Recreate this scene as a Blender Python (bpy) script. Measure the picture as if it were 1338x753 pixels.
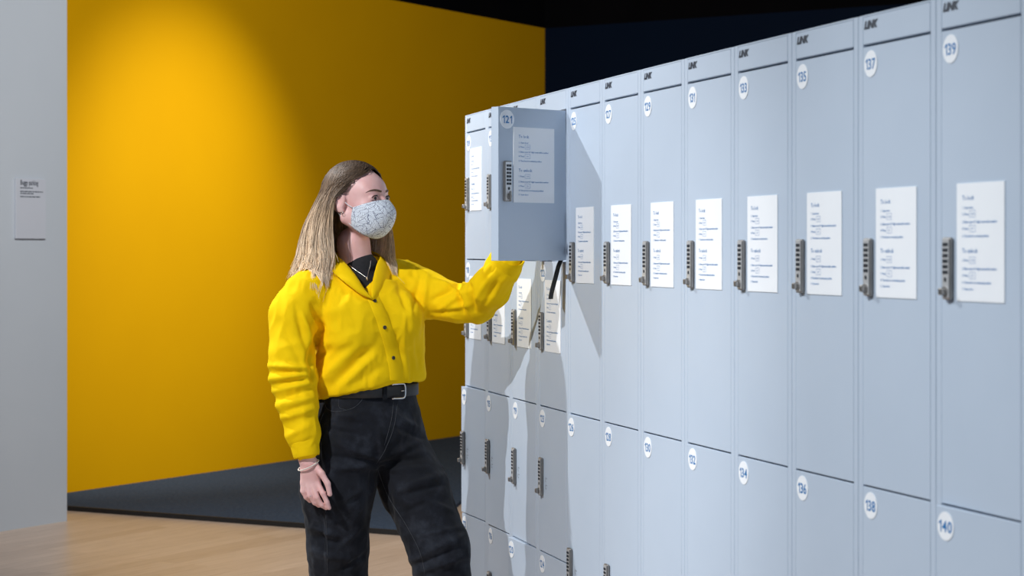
import bpy, math, random
import numpy as np
from mathutils import Vector, Matrix
from mathutils.bvhtree import BVHTree

for _o in list(bpy.data.objects):
    bpy.data.objects.remove(_o, do_unlink=True)
SC = bpy.context.scene
COL = SC.collection
random.seed(4)
RNG = np.random.default_rng(4)
PI = math.pi
R = math.radians

# ------------------------------------------------------------------ camera
FPX, HOR, CAMZ = 2600.0, 327.4, 1.3395          # focal length and horizon in pixels of a 1338x753 frame, eye height


def at(px, py, y):
    """world point that the photograph shows at pixel (px, py) when it stands y metres away"""
    return Vector(((px - 669.0) / FPX * y, y, CAMZ + (HOR - py) / FPX * y))


cam_d = bpy.data.cameras.new('camera')
cam = bpy.data.objects.new('camera', cam_d)
COL.objects.link(cam)
cam.location = (0, 0, CAMZ)
cam.rotation_euler = (PI / 2, 0, 0)
cam_d.sensor_width = 36.0
cam_d.lens = 36.0 * FPX / 1338.0
cam_d.shift_y = -(376.5 - HOR) / 1338.0
cam_d.clip_start = 0.1
cam_d.dof.use_dof = True
cam_d.dof.focus_distance = 5.9
cam_d.dof.aperture_fstop = 5.6
SC.camera = cam

# ------------------------------------------------------------------ light
SC.view_settings.view_transform = 'Standard'
SC.view_settings.look = 'None'
SC.view_settings.gamma = 1.0
SC.view_settings.use_curve_mapping = False
SC.view_settings.exposure = 0.0

wd = bpy.data.worlds.new('world')
SC.world = wd
wd.use_nodes = True
bgn = wd.node_tree.nodes['Background']
bgn.inputs[0].default_value = (0.60, 0.78, 1.0, 1)
bgn.inputs[1].default_value = 0.32


def spot(name, loc, target, watts, colour, angle, blend=0.4, size=0.05):
    d = bpy.data.lights.new(name, 'SPOT')
    d.energy = watts
    d.color = colour
    d.spot_size = R(angle)
    d.spot_blend = blend
    d.shadow_soft_size = size
    o = bpy.data.objects.new(name, d)
    COL.objects.link(o)
    o.location = loc
    o.rotation_euler = (Vector(target) - Vector(loc)).to_track_quat('-Z', 'Y').to_euler()
    return o


# ceiling track spotlights of the gallery
# each is a lamp that the photograph shows the work of: the two shadows on the lockers, the pool of light
# on the near lockers, the pool on the yellow wall, and the general light over wall, carpet, floor and partition
spot('track_spot_lockers_offscreen', (-3.2, 6.95, 4.15), (0.3, 5.2, 0.95), 600, (0.97, 0.985, 1.0), 58, 0.7, 0.03)
spot('track_spot_visitor_offscreen', (-2.9, 2.7, 4.15), (-0.2, 5.9, 1.1), 860, (0.98, 0.985, 1.0), 46, 0.8, 0.03)
spot('track_spot_aisle_offscreen', (-2.4, 2.0, 4.15), (0.72, 3.9, 0.42), 740, (0.93, 0.965, 1.0), 38, 1.0, 0.06)
spot('track_spot_yellow_wall_offscreen', (0.4, 10.2, 4.15), (-2.05, 11.7, 1.25), 620, (1.0, 0.97, 0.90), 44, 1.0, 0.05)
spot('track_spot_hall_offscreen', (-0.3, 5.0, 4.2), (-0.70, 13.0, 0.4), 1300, (1.0, 0.965, 0.91), 82, 0.9, 0.08)


# ------------------------------------------------------------------ materials
def new_mat(name, rgb, rough=0.5, metal=0.0, spec=0.5):
    m = bpy.data.materials.new(name)
    m.use_nodes = True
    b = m.node_tree.nodes['Principled BSDF']
    b.inputs['Base Color'].default_value = (*rgb, 1)
    b.inputs['Roughness'].default_value = rough
    b.inputs['Metallic'].default_value = metal
    b.inputs['Specular IOR Level'].default_value = spec
    return m


def nd(m, kind, **kw):
    n = m.node_tree.nodes.new(kind)
    for k, v in kw.items():
        setattr(n, k, v)
    return n


def lk(m, a, b):
    m.node_tree.links.new(a, b)


def bsdf(m):
    return m.node_tree.nodes['Principled BSDF']


def coords(m, scale=(1, 1, 1), rot=(0, 0, 0), src='Object'):
    t = nd(m, 'ShaderNodeTexCoord')
    mp = nd(m, 'ShaderNodeMapping')
    mp.inputs['Scale'].default_value = scale
    mp.inputs['Rotation'].default_value = rot
    lk(m, t.outputs[src], mp.inputs[0])
    return mp.outputs[0]


def ramp(m, fac, stops):
    r = nd(m, 'ShaderNodeValToRGB')
    while len(r.color_ramp.elements) < len(stops):
        r.color_ramp.elements.new(0.5)
    for e, (p, c) in zip(r.color_ramp.elements, stops):
        e.position = p
        e.color = (*c, 1)
    lk(m, fac, r.inputs[0])
    return r.outputs[0]


def noise(m, vec, scale, detail=3.0, rough=0.55):
    n = nd(m, 'ShaderNodeTexNoise')
    n.inputs['Scale'].default_value = scale
    n.inputs['Detail'].default_value = detail
    n.inputs['Roughness'].default_value = rough
    if vec is not None:
        lk(m, vec, n.inputs['Vector'])
    return n.outputs['Fac']


def bump(m, h, strength=0.2, dist=0.002):
    b = nd(m, 'ShaderNodeBump')
    b.inputs['Strength'].default_value = strength
    b.inputs['Distance'].default_value = dist
    lk(m, h, b.inputs['Height'])
    lk(m, b.outputs[0], bsdf(m).inputs['Normal'])


def mottled(name, a, b, scale, rough=0.5, bmp=0.0, bscale=None, metal=0.0, spec=0.5, stretch=(1, 1, 1), lo=0.35, hi=0.65):
    m = new_mat(name, a, rough, metal, spec)
    v = coords(m, stretch)
    f = noise(m, v, scale, 4)
    lk(m, ramp(m, f, [(lo, a), (hi, b)]), bsdf(m).inputs['Base Color'])
    if bmp:
        bump(m, noise(m, v, bscale or scale, 5), bmp)
    return m


M = {}
M['steel'] = mottled('grey_painted_steel', (0.47, 0.555, 0.665), (0.49, 0.575, 0.685), 3.0, 0.42, 0.03, 500)
M['steel_in'] = mottled('grey_steel_inside', (0.42, 0.46, 0.51), (0.45, 0.49, 0.54), 4.0, 0.5)
M['paper'] = mottled('white_card', (0.84, 0.87, 0.91), (0.87, 0.90, 0.93), 6.0, 0.55)
M['disc'] = mottled('white_vinyl', (0.86, 0.89, 0.93), (0.89, 0.92, 0.95), 9.0, 0.4)
M['ink_blue'] = mottled('blue_ink', (0.014, 0.17, 0.44), (0.018, 0.19, 0.48), 20.0, 0.5)
M['ink_dark'] = mottled('dark_ink', (0.02, 0.03, 0.05), (0.03, 0.04, 0.06), 20.0, 0.5)
M['ink_grey'] = mottled('grey_ink', (0.08, 0.10, 0.13), (0.10, 0.12, 0.15), 20.0, 0.5)
M['lock'] = mottled('satin_nickel', (0.26, 0.25, 0.24), (0.32, 0.305, 0.29), 40.0, 0.38, 0.05, 400, metal=0.9)
M['lock_face'] = mottled('brushed_nickel', (0.62, 0.63, 0.64), (0.68, 0.69, 0.70), 40.0, 0.4, 0.05, 400, metal=0.5)
M['key'] = mottled('black_rubber', (0.012, 0.016, 0.024), (0.02, 0.025, 0.034), 60.0, 0.5)
M['black'] = mottled('black_webbing', (0.006, 0.006, 0.007), (0.012, 0.012, 0.013), 200.0, 0.7, 0.2, 300)


def mat_yellow_wall():
    m = new_mat('yellow_painted_wall', (0.62, 0.36, 0.0), 0.66, 0, 0.1)
    v = coords(m)
    lk(m, ramp(m, noise(m, v, 1.2, 4), [(0.3, (0.62, 0.315, 0.0)), (0.7, (0.65, 0.335, 0.0))]), bsdf(m).inputs['Base Color'])
    bump(m, noise(m, v, 90, 4), 0.05)
    return m


M['yellow_wall'] = mat_yellow_wall()
M['grey_wall'] = mottled('grey_painted_wall', (0.42, 0.47, 0.54), (0.435, 0.485, 0.555), 1.5, 0.6, 0.05, 80)
M['navy'] = mottled('navy_painted_wall', (0.0012, 0.006, 0.020), (0.0016, 0.0075, 0.023), 1.0, 0.7, 0.04, 60, spec=0.08)
M['void'] = mottled('black_painted_plaster', (0.002, 0.002, 0.003), (0.003, 0.003, 0.004), 2.0, 0.9, spec=0.05)
M['carpet'] = mottled('charcoal_carpet', (0.026, 0.044, 0.078), (0.054, 0.086, 0.142), 55.0, 0.95, 0.6, 240, spec=0.15, lo=0.3, hi=0.7)
M['carpet_edge'] = mottled('black_edge_strip', (0.004, 0.004, 0.005), (0.007, 0.007, 0.008), 30.0, 0.6)


def mat_floor(angle):
    m = new_mat('maple_floor', (0.5, 0.36, 0.24), 0.34, 0, 0.4)
    v = coords(m, (1, 1, 1), (0, 0, -angle))
    sx = nd(m, 'ShaderNodeMapping')
    sx.inputs['Scale'].default_value = (0.9, 14, 1)
    lk(m, v, sx.inputs[0])
    br = nd(m, 'ShaderNodeTexBrick')
    br.offset = 0.37
    br.inputs['Color1'].default_value = (0.54, 0.42, 0.34, 1)
    br.inputs['Color2'].default_value = (0.64, 0.51, 0.42, 1)
    br.inputs['Mortar'].default_value = (0.42, 0.30, 0.21, 1)
    br.inputs['Scale'].default_value = 1.0
    br.inputs['Mortar Size'].default_value = 0.0015
    br.inputs['Brick Width'].default_value = 1.3
    br.inputs['Row Height'].default_value = 0.085
    br.inputs['Bias'].default_value = 0.0
    lk(m, v, br.inputs['Vector'])
    g = noise(m, sx.outputs[0], 6.0, 6)
    mx = nd(m, 'ShaderNodeMix', data_type='RGBA', blend_type='MULTIPLY')
    mx.inputs[0].default_value = 1.0
    lk(m, br.outputs['Color'], mx.inputs[6])
    lk(m, ramp(m, g, [(0.3, (0.82, 0.80, 0.78)), (0.7, (1.05, 1.05, 1.05))]), mx.inputs[7])
    lk(m, mx.outputs[2], bsdf(m).inputs['Base Color'])
    return m


# ------------------------------------------------------------------ mesh helpers
def link(name, me, mat=None, parent=None):
    o = bpy.data.objects.new(name, me)
    COL.objects.link(o)
    if mat is not None and not me.materials:
        me.materials.append(mat)
    if parent is not None:
        o.parent = parent
    return o


def tag(o, label=None, cat=None, group=None, kind=None):
    for k, v in (('label', label), ('category', cat), ('group', group), ('kind', kind)):
        if v:
            o[k] = v
    return o


class MB:
    def __init__(self):
        self.v, self.f = [], []

    def add(self, vs, fs):
        n = len(self.v)
        self.v += [tuple(p) for p in vs]
        self.f += [tuple(i + n for i in f) for f in fs]
        return self

    def box(self, lo, hi, bev=0.0):
        (x0, y0, z0), (x1, y1, z1) = lo, hi
        if bev <= 0:
            vs = [(x, y, z) for x in (x0, x1) for y in (y0, y1) for z in (z0, z1)]
            return self.add(vs, [(0, 1, 3, 2), (4, 6, 7, 5), (0, 4, 5, 1), (2, 3, 7, 6), (0, 2, 6, 4), (1, 5, 7, 3)])
        b = bev
        vs, ids = [], {}
        for i, x in enumerate((x0, x1)):
            for j, y in enumerate((y0, y1)):
                for k, z in enumerate((z0, z1)):
                    sx, sy, sz = (1 if i == 0 else -1), (1 if j == 0 else -1), (1 if k == 0 else -1)
                    ids[i, j, k, 0] = len(vs); vs.append((x, y + sy * b, z + sz * b))
                    ids[i, j, k, 1] = len(vs); vs.append((x + sx * b, y, z + sz * b))
                    ids[i, j, k, 2] = len(vs); vs.append((x + sx * b, y + sy * b, z))
        fs = []
        for s in (0, 1):
            fs.append([ids[s, 0, 0, 0], ids[s, 0, 1, 0], ids[s, 1, 1, 0], ids[s, 1, 0, 0]][::(1 if s == 0 else -1)])
            fs.append([ids[0, s, 0, 1], ids[1, s, 0, 1], ids[1, s, 1, 1], ids[0, s, 1, 1]][::(1 if s == 0 else -1)])
            fs.append([ids[0, 0, s, 2], ids[0, 1, s, 2], ids[1, 1, s, 2], ids[1, 0, s, 2]][::(1 if s == 0 else -1)])
        for a in (0, 1):
            for c in (0, 1):
                fs.append([ids[a, c, 0, 0], ids[a, c, 0, 1], ids[a, c, 1, 1], ids[a, c, 1, 0]])
                fs.append([ids[a, 0, c, 0], ids[a, 0, c, 2], ids[a, 1, c, 2], ids[a, 1, c, 0]])
                fs.append([ids[0, a, c, 1], ids[0, a, c, 2], ids[1, a, c, 2], ids[1, a, c, 1]])
        for i in (0, 1):
            for j in (0, 1):
                for k in (0, 1):
                    fs.append([ids[i, j, k, 0], ids[i, j, k, 1], ids[i, j, k, 2]])
        return self.add(vs, fs)

    def tube(self, pts, rad, n=8, closed=False, cap=True):
        pts = [Vector(p) for p in pts]
        rr = rad if hasattr(rad, '__len__') else [rad] * len(pts)
        m = len(pts)
        vs = []
        up = None
        for i, p in enumerate(pts):
            a = pts[(i - 1) % m] if (closed or i > 0) else p
            b = pts[(i + 1) % m] if (closed or i < m - 1) else p
            t = (b - a).normalized()
            if up is None:
                up = Vector((0, 0, 1)) if abs(t.z) < 0.9 else Vector((1, 0, 0))
            s = t.cross(up).normalized()
            up = s.cross(t).normalized()
            for k in range(n):
                w = 2 * PI * k / n
                vs.append(p + (s * math.cos(w) + up * math.sin(w)) * rr[i])
        fs = []
        for i in range(m if closed else m - 1):
            for k in range(n):
                j = (i + 1) % m
                fs.append((i * n + k, i * n + (k + 1) % n, j * n + (k + 1) % n, j * n + k))
        if cap and not closed:
            fs.append(tuple(range(n))[::-1])
            fs.append(tuple(range((m - 1) * n, m * n)))
        return self.add(vs, fs)

    def cyl(self, c, axis, r, h, n=20):
        c, axis = Vector(c), Vector(axis).normalized()
        return self.tube([c, c + axis * h], r, n)

    def sphere(self, c, rad, seg=14, rings=9, rot=None):
        c = Vector(c)
        rad = Vector(rad) if hasattr(rad, '__len__') else Vector((rad,) * 3)
        vs = []
        for i in range(rings + 1):
            t = PI * i / rings
            for k in range(seg):
                p = 2 * PI * k / seg
                q = Vector((rad.x * math.sin(t) * math.cos(p), rad.y * math.sin(t) * math.sin(p), rad.z * math.cos(t)))
                vs.append(c + (rot @ q if rot is not None else q))
        fs = [(i * seg + k, (i + 1) * seg + k, (i + 1) * seg + (k + 1) % seg, i * seg + (k + 1) % seg)
              for i in range(rings) for k in range(seg)]
        return self.add(vs, fs)

    def sheet(self, rows, thick=0.0):
        """rows of points; with thick a closed slab"""
        rows = [[Vector(p) for p in r] for r in rows]
        n, m = len(rows), len(rows[0])
        if thick:
            nor = [[None] * m for _ in range(n)]
            for i in range(n):
                for j in range(m):
                    du = rows[min(i + 1, n - 1)][j] - rows[max(i - 1, 0)][j]
                    dv = rows[i][min(j + 1, m - 1)] - rows[i][max(j - 1, 0)]
                    c = du.cross(dv)
                    nor[i][j] = c.normalized() if c.length > 1e-12 else Vector((0, -1, 0))
        vs = [p for r in rows for p in r]
        fs = [(i * m + j, (i + 1) * m + j, (i + 1) * m + j + 1, i * m + j + 1) for i in range(n - 1) for j in range(m - 1)]
        if thick:
            o = n * m
            vs += [rows[i][j] - nor[i][j] * thick for i in range(n) for j in range(m)]
            fs += [tuple(o + q for q in f[::-1]) for f in fs[:]]
            for i in range(n - 1):
                fs += [(i * m, o + i * m, o + (i + 1) * m, (i + 1) * m), (i * m + m - 1, (i + 1) * m + m - 1, o + (i + 1) * m + m - 1, o + i * m + m - 1)]
            for j in range(m - 1):
                fs += [(j, j + 1, o + j + 1, o + j), ((n - 1) * m + j, o + (n - 1) * m + j, o + (n - 1) * m + j + 1, (n - 1) * m + j + 1)]
        return self.add(vs, fs)

    def mesh(self, name, mat=None, smooth=False):
        me = bpy.data.meshes.new(name)
        me.from_pydata(self.v, [], self.f)
        if mat is not None:
            me.materials.append(mat)
        if smooth:
            me.polygons.foreach_set('use_smooth', [True] * len(me.polygons))
        me.update()
        return me

    def build(self, name, mat, parent=None, smooth=False):
        return link(name, self.mesh(name, mat, smooth), None, parent)


def catmull(pts, n):
    pts = [Vector(p) for p in pts]
    P = [pts[0] * 2 - pts[1]] + pts + [pts[-1] * 2 - pts[-2]]
    out = []
    for i in range(n):
        t = i / (n - 1) * (len(pts) - 1)
        k = min(int(t), len(pts) - 2)
        u = t - k
        a, b, c, d = P[k:k + 4]
        out.append(0.5 * ((2 * b) + (c - a) * u + (2 * a - 5 * b + 4 * c - d) * u * u + (3 * b - a - 3 * c + d) * u ** 3))
    return out


_fonts = 0


def text_geo(s, size, align='LEFT', shear=0.0, fat=0.0, res=2, space=1.0):
    """flat lettering as vertices and faces in the xy plane"""
    c = bpy.data.curves.new('lettering', 'FONT')
    c.body = s
    c.size = size
    c.align_x = align
    c.shear = shear
    c.offset = fat
    c.resolution_u = res
    c.space_character = space
    o = bpy.data.objects.new('lettering', c)
    me = bpy.data.meshes.new_from_object(o)
    vs = [tuple(v.co) for v in me.vertices]
    fs = [tuple(p.vertices) for p in me.polygons]
    bpy.data.objects.remove(o)
    bpy.data.curves.remove(c)
    bpy.data.meshes.remove(me)
    return vs, fs


# ------------------------------------------------------------------ the setting
YW = Vector((0.525, 0.852, 0)).normalized()            # direction along the yellow wall, away from the camera
NW = Vector((YW.y, -YW.x, 0))                          # out of the yellow wall, into the room
WALL_H = 3.037
CEIL = 4.3
yw0 = Vector((-2.419, 10.863, 0))
yw_end = Vector((0.251, 15.2, 0))
yw_dir = (yw_end - yw0).normalized()
nw = Vector((yw_dir.y, -yw_dir.x, 0))


def slab(name, p, q, z0, z1, thick, side, mat, label=None):
    """upright slab whose visible face runs from p to q; side points away from the visible face"""
    mb = MB()
    a, b = Vector(p), Vector(q)
    s = Vector(side).normalized() * thick
    vs = []
    for c in (a, b, b + s, a + s):
        vs += [(c.x, c.y, z0), (c.x, c.y, z1)]
    mb.add(vs, [(0, 2, 3, 1), (2, 4, 5, 3), (4, 6, 7, 5), (6, 0, 1, 7), (1, 3, 5, 7), (0, 6, 4, 2)])
    o = mb.build(name, mat)
    return tag(o, label, None, None, 'structure')


fl = MB().add([(-9, -4, 0), (9, -4, 0), (9, 22, 0), (-9, 22, 0), (-9, -4, -0.1), (9, -4, -0.1), (9, 22, -0.1), (-9, 22, -0.1)],
              [(0, 1, 2, 3), (7, 6, 5, 4), (0, 4, 5, 1), (1, 5, 6, 2), (2, 6, 7, 3), (3, 7, 4, 0)])
tag(fl.build('floor', mat_floor(math.atan2(YW.y, YW.x))), 'pale maple wood floor', kind='structure')
slab('wall_yellow', yw0 - yw_dir * 5.0, yw_end, 0, WALL_H, 0.15, -nw, M['yellow_wall'], 'tall matt yellow painted wall')
nv_dir = nw
slab('wall_navy', yw_end, yw_end + nv_dir * 7.5, 0, WALL_H, 0.15, yw_dir, M['navy'], 'dark navy wall behind the lockers')
slab('trim_1', yw0 - yw_dir * 5.0, yw_end, WALL_H, CEIL, 0.15, -nw, M['void'], 'black band above the yellow wall')
slab('trim_2', yw_end, yw_end + nv_dir * 7.5, WALL_H, CEIL, 0.15, yw_dir, M['void'], 'black band above the navy wall')
gw = Vector((-2.203, 9.85, 0))
slab('wall_grey', gw - YW * 5.5, gw, 0, CEIL, 0.13, -NW, M['grey_wall'], 'pale grey partition wall')
MB().box((-9, -4, CEIL), (9, 22, CEIL + 0.1)).build('ceiling', M['void'])
tag(bpy.data.objects['ceiling'], 'black ceiling', kind='structure')

# carpet: one slab with a thin black strip along its front edge
cz = 0.02
ca, cb = Vector((-2.69, 10.43, 0)), Vector((-2.277, 10.225, 0))
poly = [Vector((-2.66, 10.44, 0)), Vector((-0.40, 9.29, 0)), Vector((-0.275, 10.45, 0)), Vector((0.32, 14.85, 0)), Vector((0.22, 15.12, 0))]
mb = MB()
n = len(poly)
mb.add([(p.x, p.y, 0.001) for p in poly] + [(p.x, p.y, cz) for p in poly],
       [tuple(range(n, 2 * n)), tuple(range(n))[::-1]] + [(i, (i + 1) % n, n + (i + 1) % n, n + i) for i in range(n)])
carpet = mb.build('carpet', M['carpet'])
tag(carpet, 'charcoal grey carpet laid in front of the yellow wall', 'carpet')
e = MB()
off = Vector((-0.008, -0.012, 0))
e.add([(poly[0] + off * 0).to_tuple()[:2] + (0.001,), (poly[1]).to_tuple()[:2] + (0.001,), poly[1].to_tuple()[:2] + (cz + 0.004,), poly[0].to_tuple()[:2] + (cz + 0.004,),
       (poly[0] + off).to_tuple()[:2] + (0.001,), (poly[1] + off).to_tuple()[:2] + (0.001,), (poly[1] + off).to_tuple()[:2] + (cz + 0.004,), (poly[0] + off).to_tuple()[:2] + (cz + 0.004,)],
      [(4, 5, 6, 7), (0, 3, 2, 1), (7, 6, 2, 3), (4, 0, 1, 5), (5, 1, 2, 6), (4, 7, 3, 0)])
e.build('edge_strip', M['carpet_edge'], carpet)

# wall sign on the grey partition
sg0 = at(18, 327, 9.56)


def on_grey(s, out):
    p = gw - YW * s + NW * out
    return Vector((p.x, p.y, 0))


def grey_s(px):
    # distance along the partition of the point seen in column px
    k = (px - 669.0) / FPX
    # gw.x - s*YW.x = k*(gw.y - s*YW.y)
    return (gw.x - k * gw.y) / (YW.x - k * YW.y)


s1, s0 = grey_s(18.5), grey_s(57.5)
ys = (gw - YW * s1).y
zt, zb = CAMZ + (HOR - 233) / FPX * ys, CAMZ + (HOR - 312) / FPX * ys
rot_sign = Matrix(((YW.x, 0, NW.x), (YW.y, 0, NW.y), (0, 1, 0))).to_4x4()
sign = bpy.data.objects.new('wall_sign', None)
COL.objects.link(sign)
sp = on_grey(s1, 0.0)
sign.matrix_world = Matrix.Translation((sp.x, sp.y, zb)) @ rot_sign
tag(sign, 'small pale rectangular sign reading Buggy parking on the grey wall', 'sign')
sw, sh = s1 - s0, zt - zb
MB().box((0, 0, 0.0005), (sw, sh, 0.012), 0.001).build('sign_panel', mottled('sign_grey', (0.45, 0.485, 0.565), (0.465, 0.50, 0.58), 5, 0.5), sign)
tv, tf = text_geo('Buggy parking', 0.034, fat=0.0006)
tw = max(p[0] for p in tv)
k = sw * 0.60 / tw
MB().add([(p[0] * k + sw * 0.14, p[1] + sh * 0.895, 0.0128) for p in tv], tf).build('title_lettering', M['ink_dark'], sign)
mb = MB()
for yy, ww in ((0.835, 0.42), (0.775, 0.76), (0.742, 0.44), (0.69, 0.67)):
    x = sw * 0.14
    while x < sw * (0.14 + ww):
        wl = random.uniform(0.008, 0.026)
        x2 = min(x + wl, sw * (0.14 + ww))
        mb.add([(x, sh * yy, 0.0128), (x2, sh * yy, 0.0128), (x2, sh * yy + 0.0055, 0.0128), (x, sh * yy + 0.0055, 0.0128)], [(0, 1, 2, 3)])
        x = x2 + 0.003
mb.build('small_print', M['ink_grey'], sign)

# ------------------------------------------------------------------ lockers
LW, LD, LH = 0.30, 0.45, 1.80
DW = 0.259
D_TOP, D_BOT = 1.739, 0.019
ST = 0.019

card_v, card_f = [], []


def card_add(v, f, dx, dy):
    n0 = len(card_v)
    card_v.extend([(p[0] + dx, p[1] + dy) for p in v])
    card_f.extend([tuple(i + n0 for i in q) for q in f])


def card_rect(x0, y0, x1, y1):
    card_add([(x0, y0), (x1, y0), (x1, y1), (x0, y1)], [(0, 1, 2, 3)], 0, 0)


CH, CW = 0.210, 0.156
for s, y, big in (('To lock', 0.030, 1), ('1. Open door', 0.0455, 0), ('2. Press', 0.057, 2), ('3. Enter your 4-7 digit memorable number', 0.071, 0),
                  ('4. Press', 0.083, 3), ('5. Turn knob to vertical position', 0.096, 0), ('To unlock', 0.124, 1), ('1. Press', 0.139, 2),
                  ('2. Enter your 4-7 digit memorable number', 0.154, 0), ('3. Press', 0.166, 3), ('4. Turn knob to horizontal position', 0.1785, 0), ('5. Open door', 0.190, 0)):
    v, f = text_geo(s, 0.0118 if big == 1 else 0.0063, fat=0.00012 if big != 1 else 0.0001, res=1)
    card_add([(p[0] * 1.05, p[1]) for p in v], f, 0.019, CH - y)
    if big in (2, 3):
        x0, x1, y0, y1, t = 0.043, 0.063, CH - y - 0.0038, CH - y + 0.0082, 0.0006
        card_rect(x0, y0, x1, y0 + t); card_rect(x0, y1 - t, x1, y1); card_rect(x0, y0, x0 + t, y1); card_rect(x1 - t, y0, x1, y1)
        v, f = text_geo('CLEAR' if big == 2 else 'KEY', 0.0045, res=1)
        w = max(p[0] for p in v)
        card_add(v, f, (x0 + x1) / 2 - w / 2, CH - y + 0.0006)


def number_geo(s, size, fat):
    """numerals set one by one; the figure one is a plain stroke with a flag"""
    out_v, out_f, x = [], [], 0.0
    two = text_geo('0', size, fat=fat, res=3)[0]
    H1 = max(p[1] for p in two)
    B1 = min(p[1] for p in two)
    st = size * 0.105
    for ch in s:
        if ch == '1':
            w = size * 0.30
            v = [(w - st, B1), (w, B1), (w, H1), (w - st, H1), (0.0, H1 - size * 0.17), (0.0, H1 - size * 0.17 - st), (w - st, H1 - st * 1.5)]
            f = [(0, 1, 2, 3, 6), (6, 3, 4, 5)]
        else:
            v, f = text_geo(ch, size, fat=fat, res=3)
            m0 = min(p[0] for p in v)
            v = [(p[0] - m0, p[1]) for p in v]
        n0 = len(out_v)
        out_v += [(p[0] + x, p[1]) for p in v]
        out_f += [tuple(i + n0 for i in q) for q in f]
        x += max(p[0] for p in v) + size * 0.09
    x -= size * 0.09
    return [(p[0] - x / 2, p[1]) for p in out_v], out_f


def flat(vs, fs, y, name, mat, dx=0.0, dz=0.0):
    """lettering that faces -y"""
    me = bpy.data.meshes.new(name)
    me.from_pydata([(p[0] + dx, y, p[1] + dz) for p in vs], [], fs)
    me.materials.append(mat)
    return me


ME = {}
ME['card'] = MB().box((0, -0.0018, 0), (CW, -0.0002, CH)).mesh('instruction_card', M['paper'])
ME['card_text'] = flat(card_v, card_f, -0.0021, 'card_lettering', M['ink_blue'])
seg = 36
ring = [(0.026 * math.cos(2 * PI * i / seg), 0.026 * math.sin(2 * PI * i / seg)) for i in range(seg)]
ME['disc'] = MB().add([(x, -0.0002, z) for x, z in ring] + [(x, -0.0012, z) for x, z in ring],
                      [tuple(range(seg, 2 * seg)), tuple(range(seg))[::-1]] + [(i, (i + 1) % seg, seg + (i + 1) % seg, seg + i) for i in range(seg)]).mesh('number_disc', M['disc'])
# lock: origin at its lower left corner
ME['lock'] = MB().box((0, -0.013, 0), (0.030, -0.0002, 0.112), 0.003).mesh('lock_body', M['lock'])
ME['lock_face'] = MB().box((0.0025, -0.0138, 0.0025), (0.0275, -0.0128, 0.1095), 0.0004).mesh('lock_face', M['lock_face'])
mb = MB()
for i in range(6):
    for j in range(2):
        mb.box((0.0055 + j * 0.010, -0.0150, 0.046 + i * 0.0100), (0.0145 + j * 0.010, -0.0136, 0.0525 + i * 0.0100), 0.0006)
mb.cyl((0.015, -0.0138, 0.036), (0, -1, 0), 0.0042, 0.0012, 14)
ME['keypad'] = mb.mesh('lock_keypad', M['key'])
mb = MB()
mb.cyl((0.015, -0.0128, 0.0145), (0, -1, 0), 0.009, 0.006, 18)
mb.box((0.0085, -0.0300, 0.0080), (0.0215, -0.018, 0.0210), 0.002)
ME['knob'] = mb.mesh('lock_knob', M['lock'])
mb = MB()
mb.cyl((0.015, -0.0128, 0.0145), (0, -1, 0), 0.009, 0.006, 18)
mb.box((0.0115, -0.026, 0.000), (0.0185, -0.018, 0.029), 0.002)
ME['knob_v'] = mb.mesh('lock_knob', M['lock'])
mb = MB()
for zc, a0, a1 in ((0.020, 100, 260), (0.0, 120, 300)):
    pr, qr = [], []
    for i in range(9):
        w = R(a0 + (a1 - a0) * i / 8)
        pr.append((0.008 + 0.0075 * math.cos(w), -0.0006, zc + 0.0075 * math.sin(w)))
        qr.append((0.008 + 0.0058 * math.cos(w), -0.0006, zc + 0.0058 * math.sin(w)))
    mb.sheet([pr, qr])
    mb.add([(0.010, -0.0006, zc + 0.003), (0.017, -0.0006, zc + 0.003), (0.017, -0.0006, zc + 0.005), (0.010, -0.0006, zc + 0.005)], [(0, 1, 2, 3)])
ME['icon'] = mb.mesh('lock_pictogram', M['ink_grey'])
lv, lf = text_geo('LINK', 0.0195, shear=0.28, fat=0.0014)
lwid = max(p[0] for p in lv)
ME['logo'] = flat([(p[0] * 0.056 / lwid, p[1]) for p in lv], lf, -0.0006, 'maker_lettering', M['ink_dark'])
ME['fascia'] = MB().box((ST + 0.001, 0.0, D_TOP + 0.003), (LW - ST - 0.003, 0.018, LH - 0.0035), 0.0012).mesh('top_panel', M['steel'])


def door_mesh(h):
    mb = MB()
    mb.box((-DW, 0, 0), (0, 0.002, h), 0.0006)                              # pressed pan with deep returned edges
    for lo, hi in (((-DW, 0.0012, 0), (-DW + 0.002, 0.030, h)), ((-0.002, 0.0012, 0), (0, 0.030, h)),
                   ((-DW, 0.0012, 0), (0, 0.030, 0.002)), ((-DW, 0.0012, h - 0.002), (0, 0.030, h)),
                   ((-DW, 0.028, 0), (-DW + 0.022, 0.030, h)), ((-0.022, 0.028, 0), (0, 0.030, h))):
        mb.box(lo, hi, 0.0006)
    return mb.mesh('door', M['steel'])


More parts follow.
